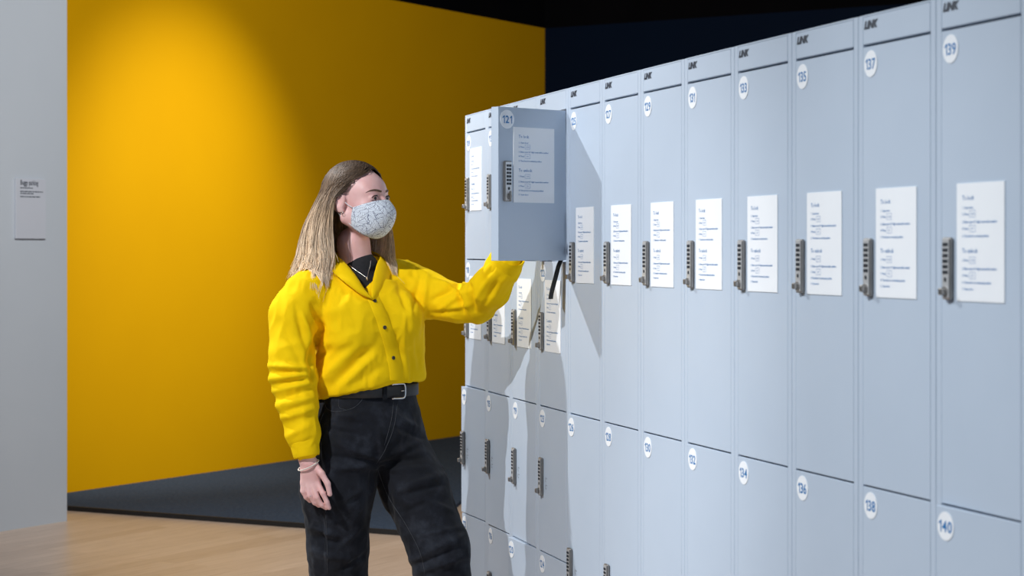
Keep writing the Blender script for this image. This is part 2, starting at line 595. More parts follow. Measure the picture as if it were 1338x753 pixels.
def body_mesh(tiers):
    mb = MB()
    t = 0.0012
    w = LW - 0.0015
    mb.box((0.0005, 0.0, 0.0), (ST, 0.022, LH), 0.001)                      # stiles of the front frame
    mb.box((w - ST + 0.0005, 0.0, 0.0), (w, 0.022, LH), 0.001)
    mb.box((ST - 0.001, 0.0, LH - 0.003), (w - ST + 0.001, 0.022, LH))
    mb.box((ST - 0.001, 0.003, 0.0), (w - ST + 0.001, 0.022, D_BOT - 0.003))
    mb.box((0.0015, 0.021, 0.0), (0.0015 + t, LD, LH - 0.001))              # sides, back, top, floor
    mb.box((w - 0.001 - t, 0.021, 0.0), (w - 0.001, LD, LH - 0.001))
    mb.box((0.002, LD - t, 0.0), (w - 0.002, LD, LH - 0.001))
    mb.box((0.001, 0.021, LH - 0.003), (w - 0.001, LD, LH - 0.001))
    h = (D_TOP - D_BOT) / tiers
    for i in range(tiers + 1):
        z = D_BOT + i * h
        mb.box((0.003, 0.032, z - 0.006), (w - 0.003, LD - 0.002, z - 0.004))
        mb.box((0.003, 0.0315, z - 0.010), (w - 0.003, 0.034, z + 0.004))
    return mb.mesh('body', M['steel'])


for t in (2, 4):
    ME['body', t] = body_mesh(t)
    ME['door', t] = door_mesh((D_TOP - D_BOT) / t - 0.004)

AJAR = {111: 4.0, 112: 3.5, 115: 1.6, 120: 3.2, 126: 1.8, 140: 2.6, 121: 116.5, 123: 0.3, 124: 0.4, 110: 0.6}
X, Y, YAW = -0.1602, 6.7985, 0.2622
LOCK = {}
for k in range(13):
    first = 109 + 4 * k if k < 4 else 125 + 2 * (k - 4)
    tiers = 4 if k < 4 else 2
    a = YAW + 0.005 * k
    root = bpy.data.objects.new('locker', None)
    COL.objects.link(root)
    root.location = (X, Y, 0)
    root.rotation_euler = (0, 0, a - PI / 2)
    LOCK[first] = root
    nums = list(range(first, first + tiers))
    if tiers == 4:
        lab = 'grey four-door locker numbered %d to %d, ' % (first, first + 3) + (
            'at the far end of the row', 'second from the end of the row', 'beside the open-door locker',
            'its top door swung open')[k]
    else:
        lab = 'grey two-door locker numbered %d and %d, %s the open locker' % (first, first + 1, (
            'right beside', 'second along from', 'third along from', 'fourth along from', 'fifth along from', 'sixth along from',
            'seventh along from', 'eighth along from', 'ninth along from')[k - 4])
    tag(root, lab, 'locker', 'grey metal lockers in a row')
    link('body', ME['body', tiers], None, root)
    p = link('top_panel', ME['fascia'], None, root)
    lg = link('maker_lettering', ME['logo'], None, p)
    lg.location = (ST + 0.006, 0, LH - 0.027)
    h = (D_TOP - D_BOT) / tiers
    for i, num in enumerate(nums):
        d = link('door', ME['door', tiers], None, root)
        d.location = (LW - ST - 0.002, 0.0, D_TOP - (i + 1) * h + 0.002)
        d.rotation_euler = (0, 0, R(AJAR.get(num, 0.0)))
        dh = h - 0.004
        dc = link('number_disc', ME['disc'], None, d)
        dc.location = (-DW + 0.032, 0, dh - 0.034)
        v, f = number_geo(str(num), 0.029, 0.0005)
        nm = link('number', flat(v, f, -0.0016, 'number', M['ink_blue']), None, d)
        nm.location = (-DW + 0.032, 0, dh - 0.0445)
        drop = 0.262 if tiers == 4 else 0.486           # from the door's top edge to the foot of its lock
        lx, lz = -DW + 0.016, dh - drop
        for nme, key in (('lock_body', 'lock'), ('lock_face', 'lock_face'), ('lock_keypad', 'keypad'), ('lock_knob', 'knob_v' if num == 121 else 'knob')):
            q = link(nme, ME[key], None, d)
            q.location = (lx, 0, lz)
            q.scale = (0.92, 0.75, 1.0)
        if (tiers == 4 and i < 2) or (tiers == 2 and i == 0):
            for nme, key in (('instruction_card', 'card'), ('card_lettering', 'card_text')):
                q = link(nme, ME[key], None, d)
                q.location = (-DW + 0.055, 0, lz - 0.002)
        else:
            q = link('lock_pictogram', ME['icon'], None, d)
            q.location = (-DW + 0.060, 0, lz + 0.030)
    X += LW * math.sin(a)
    Y -= LW * math.cos(a)

# strap hanging out of the open locker
L121 = LOCK[121]
lm = Matrix.Translation(L121.location) @ L121.rotation_euler.to_matrix().to_4x4()
shelf = D_TOP - (D_TOP - D_BOT) / 4
path = catmull([(0.249, 0.006, shelf + 0.004), (0.2495, 0.003, shelf + 0.008), (0.25, -0.003, shelf + 0.009), (0.252, -0.014, shelf - 0.010),
                (0.246, -0.022, shelf - 0.045), (0.236, -0.030, shelf - 0.085), (0.232, -0.033, shelf - 0.108)], 26)
rows = []
for i, p in enumerate(path):
    wdt = Vector((0.008, -0.008, 0)) if i > 8 else Vector((0.011, 0, 0))
    rows.append([lm @ (p - wdt), lm @ (p + wdt)])
mb = MB().sheet(rows, 0.003)
tag(mb.build('bag_strap', M['black']), 'black webbing strap hanging out below the open door of locker 121', 'strap')

# ------------------------------------------------------------------ the visitor
YP = 6.0                                                # how far away she stands


def smin(a, b, k):
    h = np.clip(0.5 + 0.5 * (b - a) / k, 0, 1)
    return b + (a - b) * h - k * h * (1 - h)


class Field:
    """signed distance field on a grid, grown by smooth unions and turned into one continuous surface"""

    def __init__(self, xs, ys, zs):
        self.g = [np.asarray(a, np.float32) for a in (xs, ys, zs)]
        self.F = np.full([len(a) for a in self.g], 0.2, np.float32)

    def sl(self, lo, hi):
        return tuple(slice(max(0, int(np.searchsorted(a, l)) - 1), int(np.searchsorted(a, h)) + 1) for a, l, h in zip(self.g, lo, hi))

    def pts(self, s):
        x, y, z = (a[q] for a, q in zip(self.g, s))
        return x[:, None, None], y[None, :, None], z[None, None, :]

    def put(self, fn, lo, hi, k=0.02, cut=False, m=0.03):
        s = self.sl(np.array(lo) - m - k, np.array(hi) + m + k)
        if any(q.stop <= q.start for q in s):
            return
        d = fn(*self.pts(s)).astype(np.float32)
        self.F[s] = -smin(-self.F[s], d, k) if cut else smin(self.F[s], d, k)

    def cone(self, p, q, r1, r2, k=0.02, cut=False):
        p, q = np.array(p), np.array(q)
        ab = q - p
        L = max(float(ab @ ab), 1e-9)
        r = max(r1, r2)

        def fn(x, y, z):
            dx, dy, dz = x - p[0], y - p[1], z - p[2]
            t = np.clip((dx * ab[0] + dy * ab[1] + dz * ab[2]) / L, 0, 1)
            return np.sqrt((dx - t * ab[0]) ** 2 + (dy - t * ab[1]) ** 2 + (dz - t * ab[2]) ** 2) - (r1 + (r2 - r1) * t)
        self.put(fn, np.minimum(p, q) - r, np.maximum(p, q) + r, k, cut)

    def chain(self, pts, rads, k=0.02):
        for i in range(len(pts) - 1):
            self.cone(pts[i], pts[i + 1], rads[i], rads[i + 1], k)

    def ell(self, c, rad, rot=None, k=0.02, cut=False):
        c, rad = np.array(c), np.array(rad)
        A = np.eye(3) if rot is None else np.array(rot).T          # world to local
        m = max(rad)

        def fn(x, y, z):
            d = (x - c[0], y - c[1], z - c[2])
            u = [A[i, 0] * d[0] + A[i, 1] * d[1] + A[i, 2] * d[2] for i in range(3)]
            k0 = np.sqrt(sum((u[i] / rad[i]) ** 2 for i in range(3)))
            k1 = np.sqrt(sum((u[i] / rad[i] ** 2) ** 2 for i in range(3))) + 1e-6
            return k0 * (k0 - 1) / k1
        self.put(fn, c - m, c + m, k, cut)

    def loft(self, secs, yaw, k=0.02, power=2.0):
        """secs: (z, cx, cy, a, b) stacked ellipses turned by yaw"""
        S = np.array(sorted(secs))
        ca, sa = math.cos(yaw), math.sin(yaw)

        def fn(x, y, z):
            cx, cy, a, b = (np.interp(z, S[:, 0], S[:, i]) for i in (1, 2, 3, 4))
            dx, dy = x - cx, y - cy
            u, v = dx * ca + dy * sa, -dx * sa + dy * ca
            rr = (np.abs(u / a) ** power + np.abs(v / b) ** power) ** (1 / power)
            d = (rr - 1) * np.minimum(a, b)
            return np.maximum(d, np.maximum(S[0, 0] - z, z - S[-1, 0]))
        m = S[:, 3:].max()
        self.put(fn, (S[:, 1].min() - m, S[:, 2].min() - m, S[0, 0]), (S[:, 1].max() + m, S[:, 2].max() + m, S[-1, 0]), k)

    def surface(self):
        F = self.F
        xs, ys, zs = self.g
        s = F < 0
        cnt = np.zeros([n - 1 for n in F.shape], np.int8)
        offs = [(i, j, k) for i in (0, 1) for j in (0, 1) for k in (0, 1)]
        for i, j, k in offs:
            cnt += s[i:i + cnt.shape[0], j:j + cnt.shape[1], k:k + cnt.shape[2]]
        act = (cnt > 0) & (cnt < 8)
        idx = np.argwhere(act)
        vid = np.full(cnt.shape, -1, np.int32)
        vid[act] = np.arange(len(idx))
        cor = np.stack([F[idx[:, 0] + i, idx[:, 1] + j, idx[:, 2] + k] for i, j, k in offs], 1)
        pos = np.stack([np.stack([xs[idx[:, 0] + i], ys[idx[:, 1] + j], zs[idx[:, 2] + k]], 1) for i, j, k in offs], 1)
        acc = np.zeros((len(idx), 3))
        num = np.zeros(len(idx))
        for a in range(8):
            for b in range(a + 1, 8):
                if sum(abs(offs[a][q] - offs[b][q]) for q in range(3)) != 1:
                    continue
                fa, fb = cor[:, a], cor[:, b]
                w = (fa < 0) != (fb < 0)
                t = np.where(w, fa / np.where(w, fa - fb, 1), 0)[:, None]
                acc += np.where(w[:, None], pos[:, a] * (1 - t) + pos[:, b] * t, 0)
                num += w
        V = acc / num[:, None]
        quads = []
        for ax in range(3):
            o1, o2 = [(1, 2), (2, 0), (0, 1)][ax]
            A = np.moveaxis(s, (ax, o1, o2), (0, 1, 2))
            I = np.moveaxis(vid, (ax, o1, o2), (0, 1, 2))
            e = np.argwhere(A[:-1, 1:-1, 1:-1] != A[1:, 1:-1, 1:-1])
            i, j, k = e[:, 0], e[:, 1] + 1, e[:, 2] + 1
            q = np.stack([I[i, j - 1, k - 1], I[i, j, k - 1], I[i, j, k], I[i, j - 1, k]], 1)
            flip = ~A[i, j, k]
            q[flip] = q[flip][:, ::-1]
            quads.append(q)
        return V, np.concatenate(quads)


def relax(V, Q, it=2, lam=0.5):
    e = np.concatenate([Q[:, [i, (i + 1) % 4]] for i in range(4)])
    for _ in range(it):
        S = np.zeros_like(V)
        c = np.zeros(len(V))
        for a in range(3):
            S[:, a] = np.bincount(e[:, 0], V[e[:, 1], a], len(V)) + np.bincount(e[:, 1], V[e[:, 0], a], len(V))
        c = np.bincount(e[:, 0], minlength=len(V)) + np.bincount(e[:, 1], minlength=len(V))
        V = V + lam * (S / c[:, None] - V)
    return V


def normals(V, Q):
    n = np.cross(V[Q[:, 2]] - V[Q[:, 0]], V[Q[:, 3]] - V[Q[:, 1]])
    N = np.zeros_like(V)
    for i in range(4):
        for a in range(3):
            N[:, a] += np.bincount(Q[:, i], n[:, a], len(V))
    return N / (np.linalg.norm(N, axis=1, keepdims=True) + 1e-12)


_tab = RNG.random((32, 32, 32)).astype(np.float32)


def vnoise(P, freq, seed=0):
    q = P * np.array(freq) + seed * 7.31
    i = np.floor(q).astype(int)
    f = q - i
    f = f * f * (3 - 2 * f)
    out = 0
    for a in (0, 1):
        for b in (0, 1):
            for c in (0, 1):
                w = (f[:, 0] if a else 1 - f[:, 0]) * (f[:, 1] if b else 1 - f[:, 1]) * (f[:, 2] if c else 1 - f[:, 2])
                out = out + w * _tab[(i[:, 0] + a) % 32, (i[:, 1] + b) % 32, (i[:, 2] + c) % 32]
    return out


def strokes(V, N, lst):
    """cloth folds: raised (or sunk) lines drawn over the side of the cloth that faces the room"""
    px = 669 + FPX * V[:, 0] / V[:, 1]
    py = HOR - FPX * (V[:, 2] - CAMZ) / V[:, 1]
    d = np.zeros(len(V))
    face = np.clip(-N[:, 1] * 2.5 + 0.5, 0, 1)
    for x0, y0, x1, y1, w, amp in lst:
        ax, ay = x1 - x0, y1 - y0
        t = np.clip(((px - x0) * ax + (py - y0) * ay) / (ax * ax + ay * ay), 0, 1)
        r = np.hypot(px - x0 - t * ax, py - y0 - t * ay)
        d += 1.35 * amp * np.exp(-(r / (0.85 * w)) ** 2) * np.sin(PI * np.clip(0.12 + 0.76 * t, 0, 1)) * face
    return d


def mesh_np(name, V, Q, mat):
    me = bpy.data.meshes.new(name)
    me.from_pydata([tuple(map(float, v)) for v in V], [], [tuple(map(int, q)) for q in Q])
    me.polygons.foreach_set('use_smooth', [True] * len(me.polygons))
    me.materials.append(mat)
    me.update()
    return me


def ar(a, b, h):
    return np.arange(a, b, h)


def P3(px, py, dy=0.0):
    return np.array(at(px, py, YP + dy))


# head frame: l to her left, f forward, u up
TH = R(60)
HC = P3(467, 261, -0.02)
HF = np.array((math.sin(TH), -math.cos(TH), 0.02)); HF /= np.linalg.norm(HF)
HL = np.array((math.cos(TH), math.sin(TH), 0.0))
HU = np.cross(HL, HF) * -1.0
HU = HU if HU[2] > 0 else -HU
HROT = np.stack([HL, HF, HU], 1)


def hp(l, f, u):
    return HC + HROT @ np.array((l, f, u))


TYAW = R(38)                                             # chest and hips turned towards the lockers
TF = np.array((math.sin(TYAW), -math.cos(TYAW), 0.0))
TL = np.array((math.cos(TYAW), math.sin(TYAW), 0.0))

# joints
SH_R, EL_R, WR_R = P3(400, 382, -0.10), P3(383, 488, -0.15), P3(400, 598, -0.20)
SH_L, EL_L, WR_L = P3(527, 372, 0.09), P3(622, 398, 0.0), P3(660, 350, -0.16)
HIP_R, KN_R, AN_R = P3(452, 575, -0.05), P3(441, 715, -0.05), P3(444, 880, 0.0)
HIP_L, KN_L, AN_L = P3(520, 575, 0.06), P3(573, 718, -0.06), P3(588, 880, -0.02)
for q in (AN_R, AN_L):
    q[2] = 0.09
NECK0, NECK1 = P3(462, 318, 0.01), P3(466, 362, 0.02)


def torso(grow, top=1.29, bot=0.93):
    rows = [(0.88, 480, .156, .122), (0.90, 480, .168, .132), (0.93, 480, .177, .139), (0.965, 480, .181, .142), (1.03, 481, .174, .136), (1.10, 482, .172, .134),
            (1.16, 481, .172, .126), (1.21, 476, .158, .104), (1.25, 471, .120, .085), (1.29, 468, .072, .070), (1.32, 467, .055, .060)]
    out = []
    for z, px, a, b in rows:
        if bot <= z <= top:
            c = at(px, 400, YP)
            out.append((z, c.x, c.y + 0.005, a + grow, b + grow))
    return out


# ---- body: one continuous surface
def finger(fl, pts, r0, r1):
    rads = np.linspace(r0, r1, len(pts))
    fl.chain(pts, list(rads), 0.0035)


zz = np.concatenate([ar(-0.02, 0.54, 0.012), ar(0.54, 0.74, 0.0025), ar(0.74, 1.24, 0.008), ar(1.24, 1.66, 0.0027)])
B = Field(ar(-0.80, 0.16, 0.0030), ar(5.66, 6.26, 0.0030), zz)
B.loft(torso(-0.045), TYAW)
B.chain([NECK1 + (0, 0.03, -0.06), NECK1 + (0, 0.004, 0), NECK0], [0.065, 0.053, 0.050], 0.03)
B.cone(SH_R + TL * 0.03, SH_L - TL * 0.03, 0.034, 0.034, 0.03)
B.chain([SH_R, EL_R, WR_R], [0.036, 0.033, 0.025], 0.02)
B.chain([SH_L, EL_L, WR_L], [0.036, 0.033, 0.025], 0.02)
B.ell(P3(478, 545), (0.15, 0.10, 0.12), np.stack([TL, TF, (0, 0, 1)], 1), 0.04)
B.chain([HIP_R, KN_R, AN_R], [0.075, 0.052, 0.038], 0.03)
B.chain([HIP_L, KN_L, AN_L], [0.075, 0.052, 0.038], 0.03)
for a in (AN_R, AN_L):
    B.chain([a, a - (0, 0, 0.045), a - (0, 0, 0.055) + TF * 0.13], [0.036, 0.032, 0.024], 0.02)
# skull and face
B.ell(hp(0, -0.014, 0.028), (0.072, 0.090, 0.080), HROT, 0.02)
B.ell(hp(0, 0.028, -0.030), (0.056, 0.062, 0.078), HROT, 0.03)
B.ell(hp(0, 0.056, 0.026), (0.050, 0.030, 0.036), HROT, 0.03)
for s in (-1, 1):
    B.cone(hp(s * 0.052, -0.005, -0.055), hp(s * 0.014, 0.062, -0.094), 0.020, 0.017, 0.025)
    B.ell(hp(s * 0.036, 0.056, -0.026), (0.022, 0.024, 0.022), HROT, 0.02)
    B.cone(hp(s * 0.014, 0.083, 0.019), hp(s * 0.043, 0.072, 0.018), 0.0075, 0.006, 0.012)          # brow
B.ell(hp(0, 0.070, -0.092), (0.020, 0.018, 0.018), HROT, 0.02)
B.cone(hp(0, 0.086, 0.006), hp(0, 0.107, -0.030), 0.008, 0.0115, 0.012)
for s in (-1, 1):
    B.ell(hp(s * 0.010, 0.096, -0.035), (0.008, 0.010, 0.007), HROT, 0.006)
    B.ell(hp(s * 0.0315, 0.098, 0.002), (0.019, 0.013, 0.010), HROT, 0.008, cut=True)              # eye hollows
    B.ell(hp(s * 0.0315, 0.077, 0.002), (0.0175, 0.0135, 0.0125), HROT, 0.004)                     # lids
    B.ell(hp(s * 0.0320, 0.0945, 0.001), (0.0135, 0.010, 0.0052), HROT, 0.002, cut=True)           # eye opening
    # ear with its rim and hollow
    rot = HROT @ np.array(Matrix.Rotation(R(-16), 3, 'X'))
    ec = hp(s * 0.0735, -0.012, -0.010)
    B.ell(ec, (0.011, 0.018, 0.030), rot, 0.006)
    B.ell(ec + HL * s * 0.012 + HF * 0.003 + HU * 0.004, (0.008, 0.010, 0.017), rot, 0.004, cut=True)
    B.ell(ec + HF * 0.006 - HU * 0.024, (0.006, 0.007, 0.008), rot, 0.006)
for u, r in ((-0.062, 0.0050), (-0.070, 0.0062)):
    B.cone(hp(-0.020, 0.083, u), hp(0.020, 0.083, u), r * 0.7, r * 0.7, 0.006)
    B.cone(hp(-0.006, 0.088, u), hp(0.006, 0.088, u), r, r, 0.006)
# her right hand, hanging with its back to the room
H = lambda x, y, d=0.0: P3(x, y, -0.205 + d)
for c0, c1, r0, r1 in (((401, 606), (397, 631), 0.020, 0.0105), ((403, 606), (403, 635), 0.020, 0.0115), ((405, 606), (409, 635), 0.020, 0.0115), ((407, 606), (415, 632), 0.019, 0.0105)):
    B.cone(H(*c0, 0.004), H(*c1, 0.003), r0, r1, 0.008)
finger(B, [H(396, 630, 0.002), H(396, 642, 0.000), H(400, 650, 0.006), H(405, 655, 0.016)], 0.0086, 0.0062)
finger(B, [H(402, 634, -0.001), H(405, 648, -0.006), H(411, 657, 0.002), H(417, 661, 0.012)], 0.0088, 0.0064)
finger(B, [H(409, 635, -0.002), H(414, 650, -0.008), H(420, 660, -0.001), H(426, 664, 0.008)], 0.0090, 0.0066)
finger(B, [H(415, 632, -0.001), H(422, 645, -0.010), H(427, 656, -0.006), H(430, 664, 0.000)], 0.0088, 0.0066)
finger(B, [H(411, 608, 0.0), H(420, 619, -0.012), H(428, 632, -0.016), H(431, 646, -0.012)], 0.0110, 0.0074)
# her left hand, reaching into the open locker behind its door
u1 = np.array((0.55, 0.10, 0.62)); u1 /= np.linalg.norm(u1)
w1 = np.array((0.2, -0.9, 0.1)); w1 -= u1 * (w1 @ u1); w1 /= np.linalg.norm(w1)
v1 = np.cross(u1, w1)
for s in (-1, 0, 1):
    B.cone(WR_L + u1 * 0.02 + w1 * s * 0.010, WR_L + u1 * 0.075 + w1 * s * 0.022, 0.018, 0.013, 0.012)
for i, s in enumerate((-0.030, -0.010, 0.010, 0.029)):
    ln = (0.026, 0.030, 0.029, 0.022)[i]
    a0 = WR_L + u1 * 0.080 + w1 * s
    a1_ = a0 + u1 * ln
    a2_ = a1_ + (u1 * 0.6 + v1 * 0.8) * ln * 0.8
    finger(B, [a0, a1_, a2_, a2_ + (v1 * 0.95 + u1 * 0.1) * ln * 0.6], 0.0095, 0.0068)
t0 = WR_L + u1 * 0.030 + w1 * -0.022
finger(B, [t0, t0 + u1 * 0.030 - w1 * 0.020, t0 + u1 * 0.055 - w1 * 0.024 + v1 * 0.012, t0 + u1 * 0.072 - w1 * 0.020 + v1 * 0.022], 0.0110, 0.0078)
BV, BQ = B.surface()
BV = relax(BV, BQ, 1, 0.4)
del B


def mat_skin():
    m = new_mat('skin', (0.66, 0.40, 0.32), 0.48, 0, 0.4)
    v = coords(m)
    f = noise(m, v, 22, 4)
    lk(m, ramp(m, f, [(0.3, (0.79, 0.45, 0.43)), (0.7, (0.87, 0.56, 0.54))]), bsdf(m).inputs['Base Color'])
    bsdf(m).inputs['Subsurface Weight'].default_value = 0.12
    bsdf(m).inputs['Subsurface Radius'].default_value = (0.012, 0.005, 0.003)
    bump(m, noise(m, v, 900, 3), 0.05, 0.001)
    return m


M['skin'] = mat_skin()
person = link('person', mesh_np('person', BV, BQ, M['skin']))
tag(person, 'person in a yellow shirt, black jeans and patterned face mask reaching into a locker', 'person')

# ---- eyes, brows
M['eye'] = mottled('eye_white', (0.70, 0.66, 0.64), (0.74, 0.70, 0.68), 50, 0.25)
M['iris'] = mottled('brown_grey_iris', (0.025, 0.020, 0.018), (0.06, 0.045, 0.035), 300, 0.2)
M['brow'] = mottled('brown_brow_hair', (0.10, 0.055, 0.035), (0.15, 0.085, 0.055), 300, 0.7)
M['lash'] = mottled('dark_lash_hair', (0.015, 0.010, 0.009), (0.03, 0.02, 0.015), 300, 0.7)
hr3 = Matrix([list(r) for r in HROT])
gaze = Vector(HROT @ np.array((-0.22, 1.0, 0.03))).normalized()
BVH_B = BVHTree.FromPolygons([Vector(v) for v in BV], [tuple(map(int, q)) for q in BQ])


def on_skin(p, lift):
    loc, nrm, _, _ = BVH_B.find_nearest(Vector(p))
    return loc + nrm * lift


for s in (-1, 1):
    ec = Vector(hp(s * 0.0318, 0.0772, 0.002))
    eye = MB().sphere(ec, 0.0118, 20, 14).build('eyeball', M['eye'], person, True)
    mb = MB()
    for rr, dd in ((0.0066, 0.0119),):
        sd = gaze.cross(Vector((0, 0, 1))).normalized()
        up = sd.cross(gaze)
        c = ec + gaze * math.sqrt(0.01225 ** 2 - rr ** 2)
        ringp = [c + (sd * math.cos(2 * PI * i / 20) + up * math.sin(2 * PI * i / 20)) * rr for i in range(20)]
        mb.add(ringp + [ec + gaze * 0.0126], [(i, (i + 1) % 20, 20) for i in range(20)])
    mb.build('iris', M['iris'], eye, True)
    lash = [hp(s * (0.0318 + x), 0.0905 - abs(x) * 0.28 - max(0, x) * 0.10, 0.002 + z) for x, z in
            ((-0.0135, 0.0005), (-0.008, 0.0050), (0.0, 0.0068), (0.008, 0.0055), (0.0140, 0.0012), (0.0165, 0.0005))]
    MB().tube(catmull(lash, 14), [0.0010 + 0.0010 * math.sin(PI * i / 13) for i in range(14)], 6).build('eyelashes', M['lash'], person, True)
    br = [hp(s * (0.0318 + x), f_, z) for x, f_, z in
          ((-0.019, 0.0905, 0.0205), (-0.008, 0.0890, 0.0232), (0.004, 0.0850, 0.0248), (0.014, 0.0775, 0.0225), (0.024, 0.0670, 0.0165))]
    MB().tube([on_skin(q, 0.0006) for q in catmull(br, 14)], [0.0026 + 0.0014 * math.sin(PI * min(1, (i + 2) / 15)) - 0.0022 * (i / 13) for i in range(14)], 7).build('eyebrow', M['brow'], person, True)

# ---- black t-shirt
T = Field(ar(-0.72, -0.15, 0.005), ar(5.72, 6.26, 0.005), ar(0.96, 1.36, 0.005))
T.loft(torso(-0.016, 1.25, 1.03), TYAW, 0.02)
T.chain([NECK1 + (0.004, -0.012, -0.05), NECK1 + (0.010, -0.008, 0.020)], [0.105, 0.0600], 0.03)
TV, TQ = T.surface()
M['tee'] = mottled('black_jersey', (0.008, 0.009, 0.012), (0.013, 0.014, 0.018), 120, 0.85, 0.1, 600)
link('t_shirt', mesh_np('t_shirt', relax(TV, TQ), TQ, M['tee']), None, person)

# ---- shirt
S = Field(ar(-0.84, 0.10, 0.0042), ar(5.68, 6.28, 0.0042), ar(0.58, 1.38, 0.0042))
S.loft(torso(0.004, 1.27, 0.88), TYAW, 0.03, 2.2)
S.put(lambda x, y, z: (z - np.minimum(0.9435, 0.9405 + 0.23 * (x + 0.37) - 0.05 * np.clip(y - 6.0, 0, 1))) + 0 * y, (-0.80, 5.80, 0.85), (-0.20, 6.22, 0.96), 0.012, cut=True, m=0.0)
S.ell(P3(519, 415, -0.05), (0.066, 0.062, 0.075), None, 0.06)
S.ell(P3(462, 420, -0.10), (0.066, 0.060, 0.075), None, 0.06)
S.cone(P3(408, 378, -0.08), P3(466, 354, 0.03), 0.058, 0.050, 0.04)
S.cone(P3(528, 366, 0.09), P3(468, 354, 0.04), 0.058, 0.050, 0.04)
S.chain([P3(400, 384, -0.09), P3(385, 412, -0.11), P3(382, 465, -0.145), P3(383, 492, -0.15), P3(389, 530, -0.175), P3(396, 566, -0.193), P3(399, 585, -0.200)],
        [0.066, 0.074, 0.064, 0.066, 0.056, 0.046, 0.038], 0.018)
S.chain([P3(524, 370, 0.09), P3(556, 385, 0.07), P3(598, 397, 0.02), P3(622, 396, -0.005), P3(640, 376, -0.08), P3(657, 350, -0.15), P3(661, 341, -0.17)],
        [0.068, 0.070, 0.056, 0.058, 0.058, 0.050, 0.046], 0.018)
S.cone(P3(466, 330, 0.0), P3(470, 352, -0.06), 0.064, 0.055, 0.006, cut=True)
S.cone(P3(471, 350, -0.07), P3(483, 386, -0.15), 0.050, 0.010, 0.006, cut=True)
SV, SQ = S.surface()
del S
SV = relax(SV, SQ, 2)
SN = normals(SV, SQ)
FOLDS = [
    # right sleeve
    (350, 478, 408, 482, 5, 0.009), (352, 496, 405, 488, 5, 0.008), (358, 512, 408, 500, 5, 0.007), (360, 530, 408, 520, 5, 0.005), (366, 548, 410, 535, 5, 0.005),
    (354, 487, 400, 487, 3.5, -0.006), (356, 504, 400, 496, 3.5, -0.006), (362, 522, 404, 510, 3.5, -0.005), (366, 540, 404, 528, 3.5, -0.004),
    (385, 400, 402, 460, 5, -0.006), (395, 410, 408, 448, 4, 0.006), (368, 420, 390, 470, 6, -0.004), (376, 570, 404, 556, 5, 0.004), (382, 585, 412, 572, 4, -0.003),
    # armpit crease beside the chest
    (408, 398, 421, 428, 4, -0.012), (421, 428, 404, 470, 4.5, -0.013), (404, 470, 409, 505, 4, -0.008),
    # chest and belly
    (420, 455, 468, 440, 10, 0.006), (415, 500, 470, 450, 8, 0.009), (430, 508, 486, 455, 7, -0.008), (445, 506, 492, 462, 6, 0.006), (412, 470, 436, 452, 6, -0.006),
    (460, 505, 500, 478, 6, -0.004), (516, 440, 521, 490, 4, -0.005), (527, 430, 531, 492, 5, 0.004), (536, 460, 540, 498, 4, -0.004), (425, 410, 455, 400, 9, 0.004),
    (500, 398, 524, 408, 5, -0.003), (530, 400, 545, 440, 5, 0.005), (540, 420, 548, 480, 4, -0.004), (520, 372, 533, 410, 4, -0.006),
    # left sleeve
    (548, 362, 540, 405, 4, -0.006), (558, 362, 553, 410, 4, 0.005), (570, 368, 598, 378, 4, 0.008), (566, 392, 600, 372, 4, -0.009), (575, 404, 612, 380, 4, 0.008),
    (598, 372, 606, 408, 3.2, -0.010), (606, 368, 612, 404, 3.2, 0.009), (613, 370, 620, 406, 3, -0.009), (584, 404, 615, 398, 4, 0.006), (560, 412, 600, 406, 4, -0.004),
    (622, 392, 640, 360, 4, 0.006), (632, 400, 652, 362, 4, -0.005), (612, 366, 640, 340, 3.5, -0.005), (630, 372, 648, 345, 3.5, -0.004), (642, 392, 662, 362, 4, 0.004),
]
d = strokes(SV, SN, FOLDS)
g1 = vnoise(SV, (16, 16, 9), 1)
g2 = vnoise(SV + 0.04 * g1[:, None], (34, 34, 22), 2)
d += 0.006 * (g1 - 0.5) + 0.0050 * (0.5 - np.abs(2 * g2 - 1))
d += 0.0016 * (vnoise(SV + 0.03 * g1[:, None], (62, 62, 48), 9) - 0.5)
SV = SV + SN * d[:, None]
SV = relax(SV, SQ, 1, 0.35)


def mat_cloth(name, a, b, weave=900, sheen=0.3):
    m = new_mat(name, a, 0.85, 0, 0.12)
    v = coords(m)
    lk(m, ramp(m, noise(m, v, 7, 5), [(0.3, a), (0.7, b)]), bsdf(m).inputs['Base Color'])
    bsdf(m).inputs['Sheen Weight'].default_value = sheen
    bump(m, noise(m, v, weave, 3), 0.12, 0.001)
    return m


M['shirt'] = mat_cloth('yellow_cotton', (0.93, 0.60, 0.002), (0.96, 0.64, 0.003), 900, 0.0)
shirt = link('shirt', mesh_np('shirt', SV, SQ, M['shirt']), None, person)
BVH_S = BVHTree.FromPolygons([Vector(v) for v in SV], [tuple(map(int, q)) for q in SQ])


def cast(bvh, px, py, lift=0.001):
    o = Vector((0, 0, CAMZ))
    dr = (at(px, py, 6.0) - o).normalized()
    h, nrm, _, _ = bvh.ray_cast(o, dr)
    if h is None:
        return at(px, py, 5.9), Vector((0, -1, 0))
    return h + nrm * lift, nrm


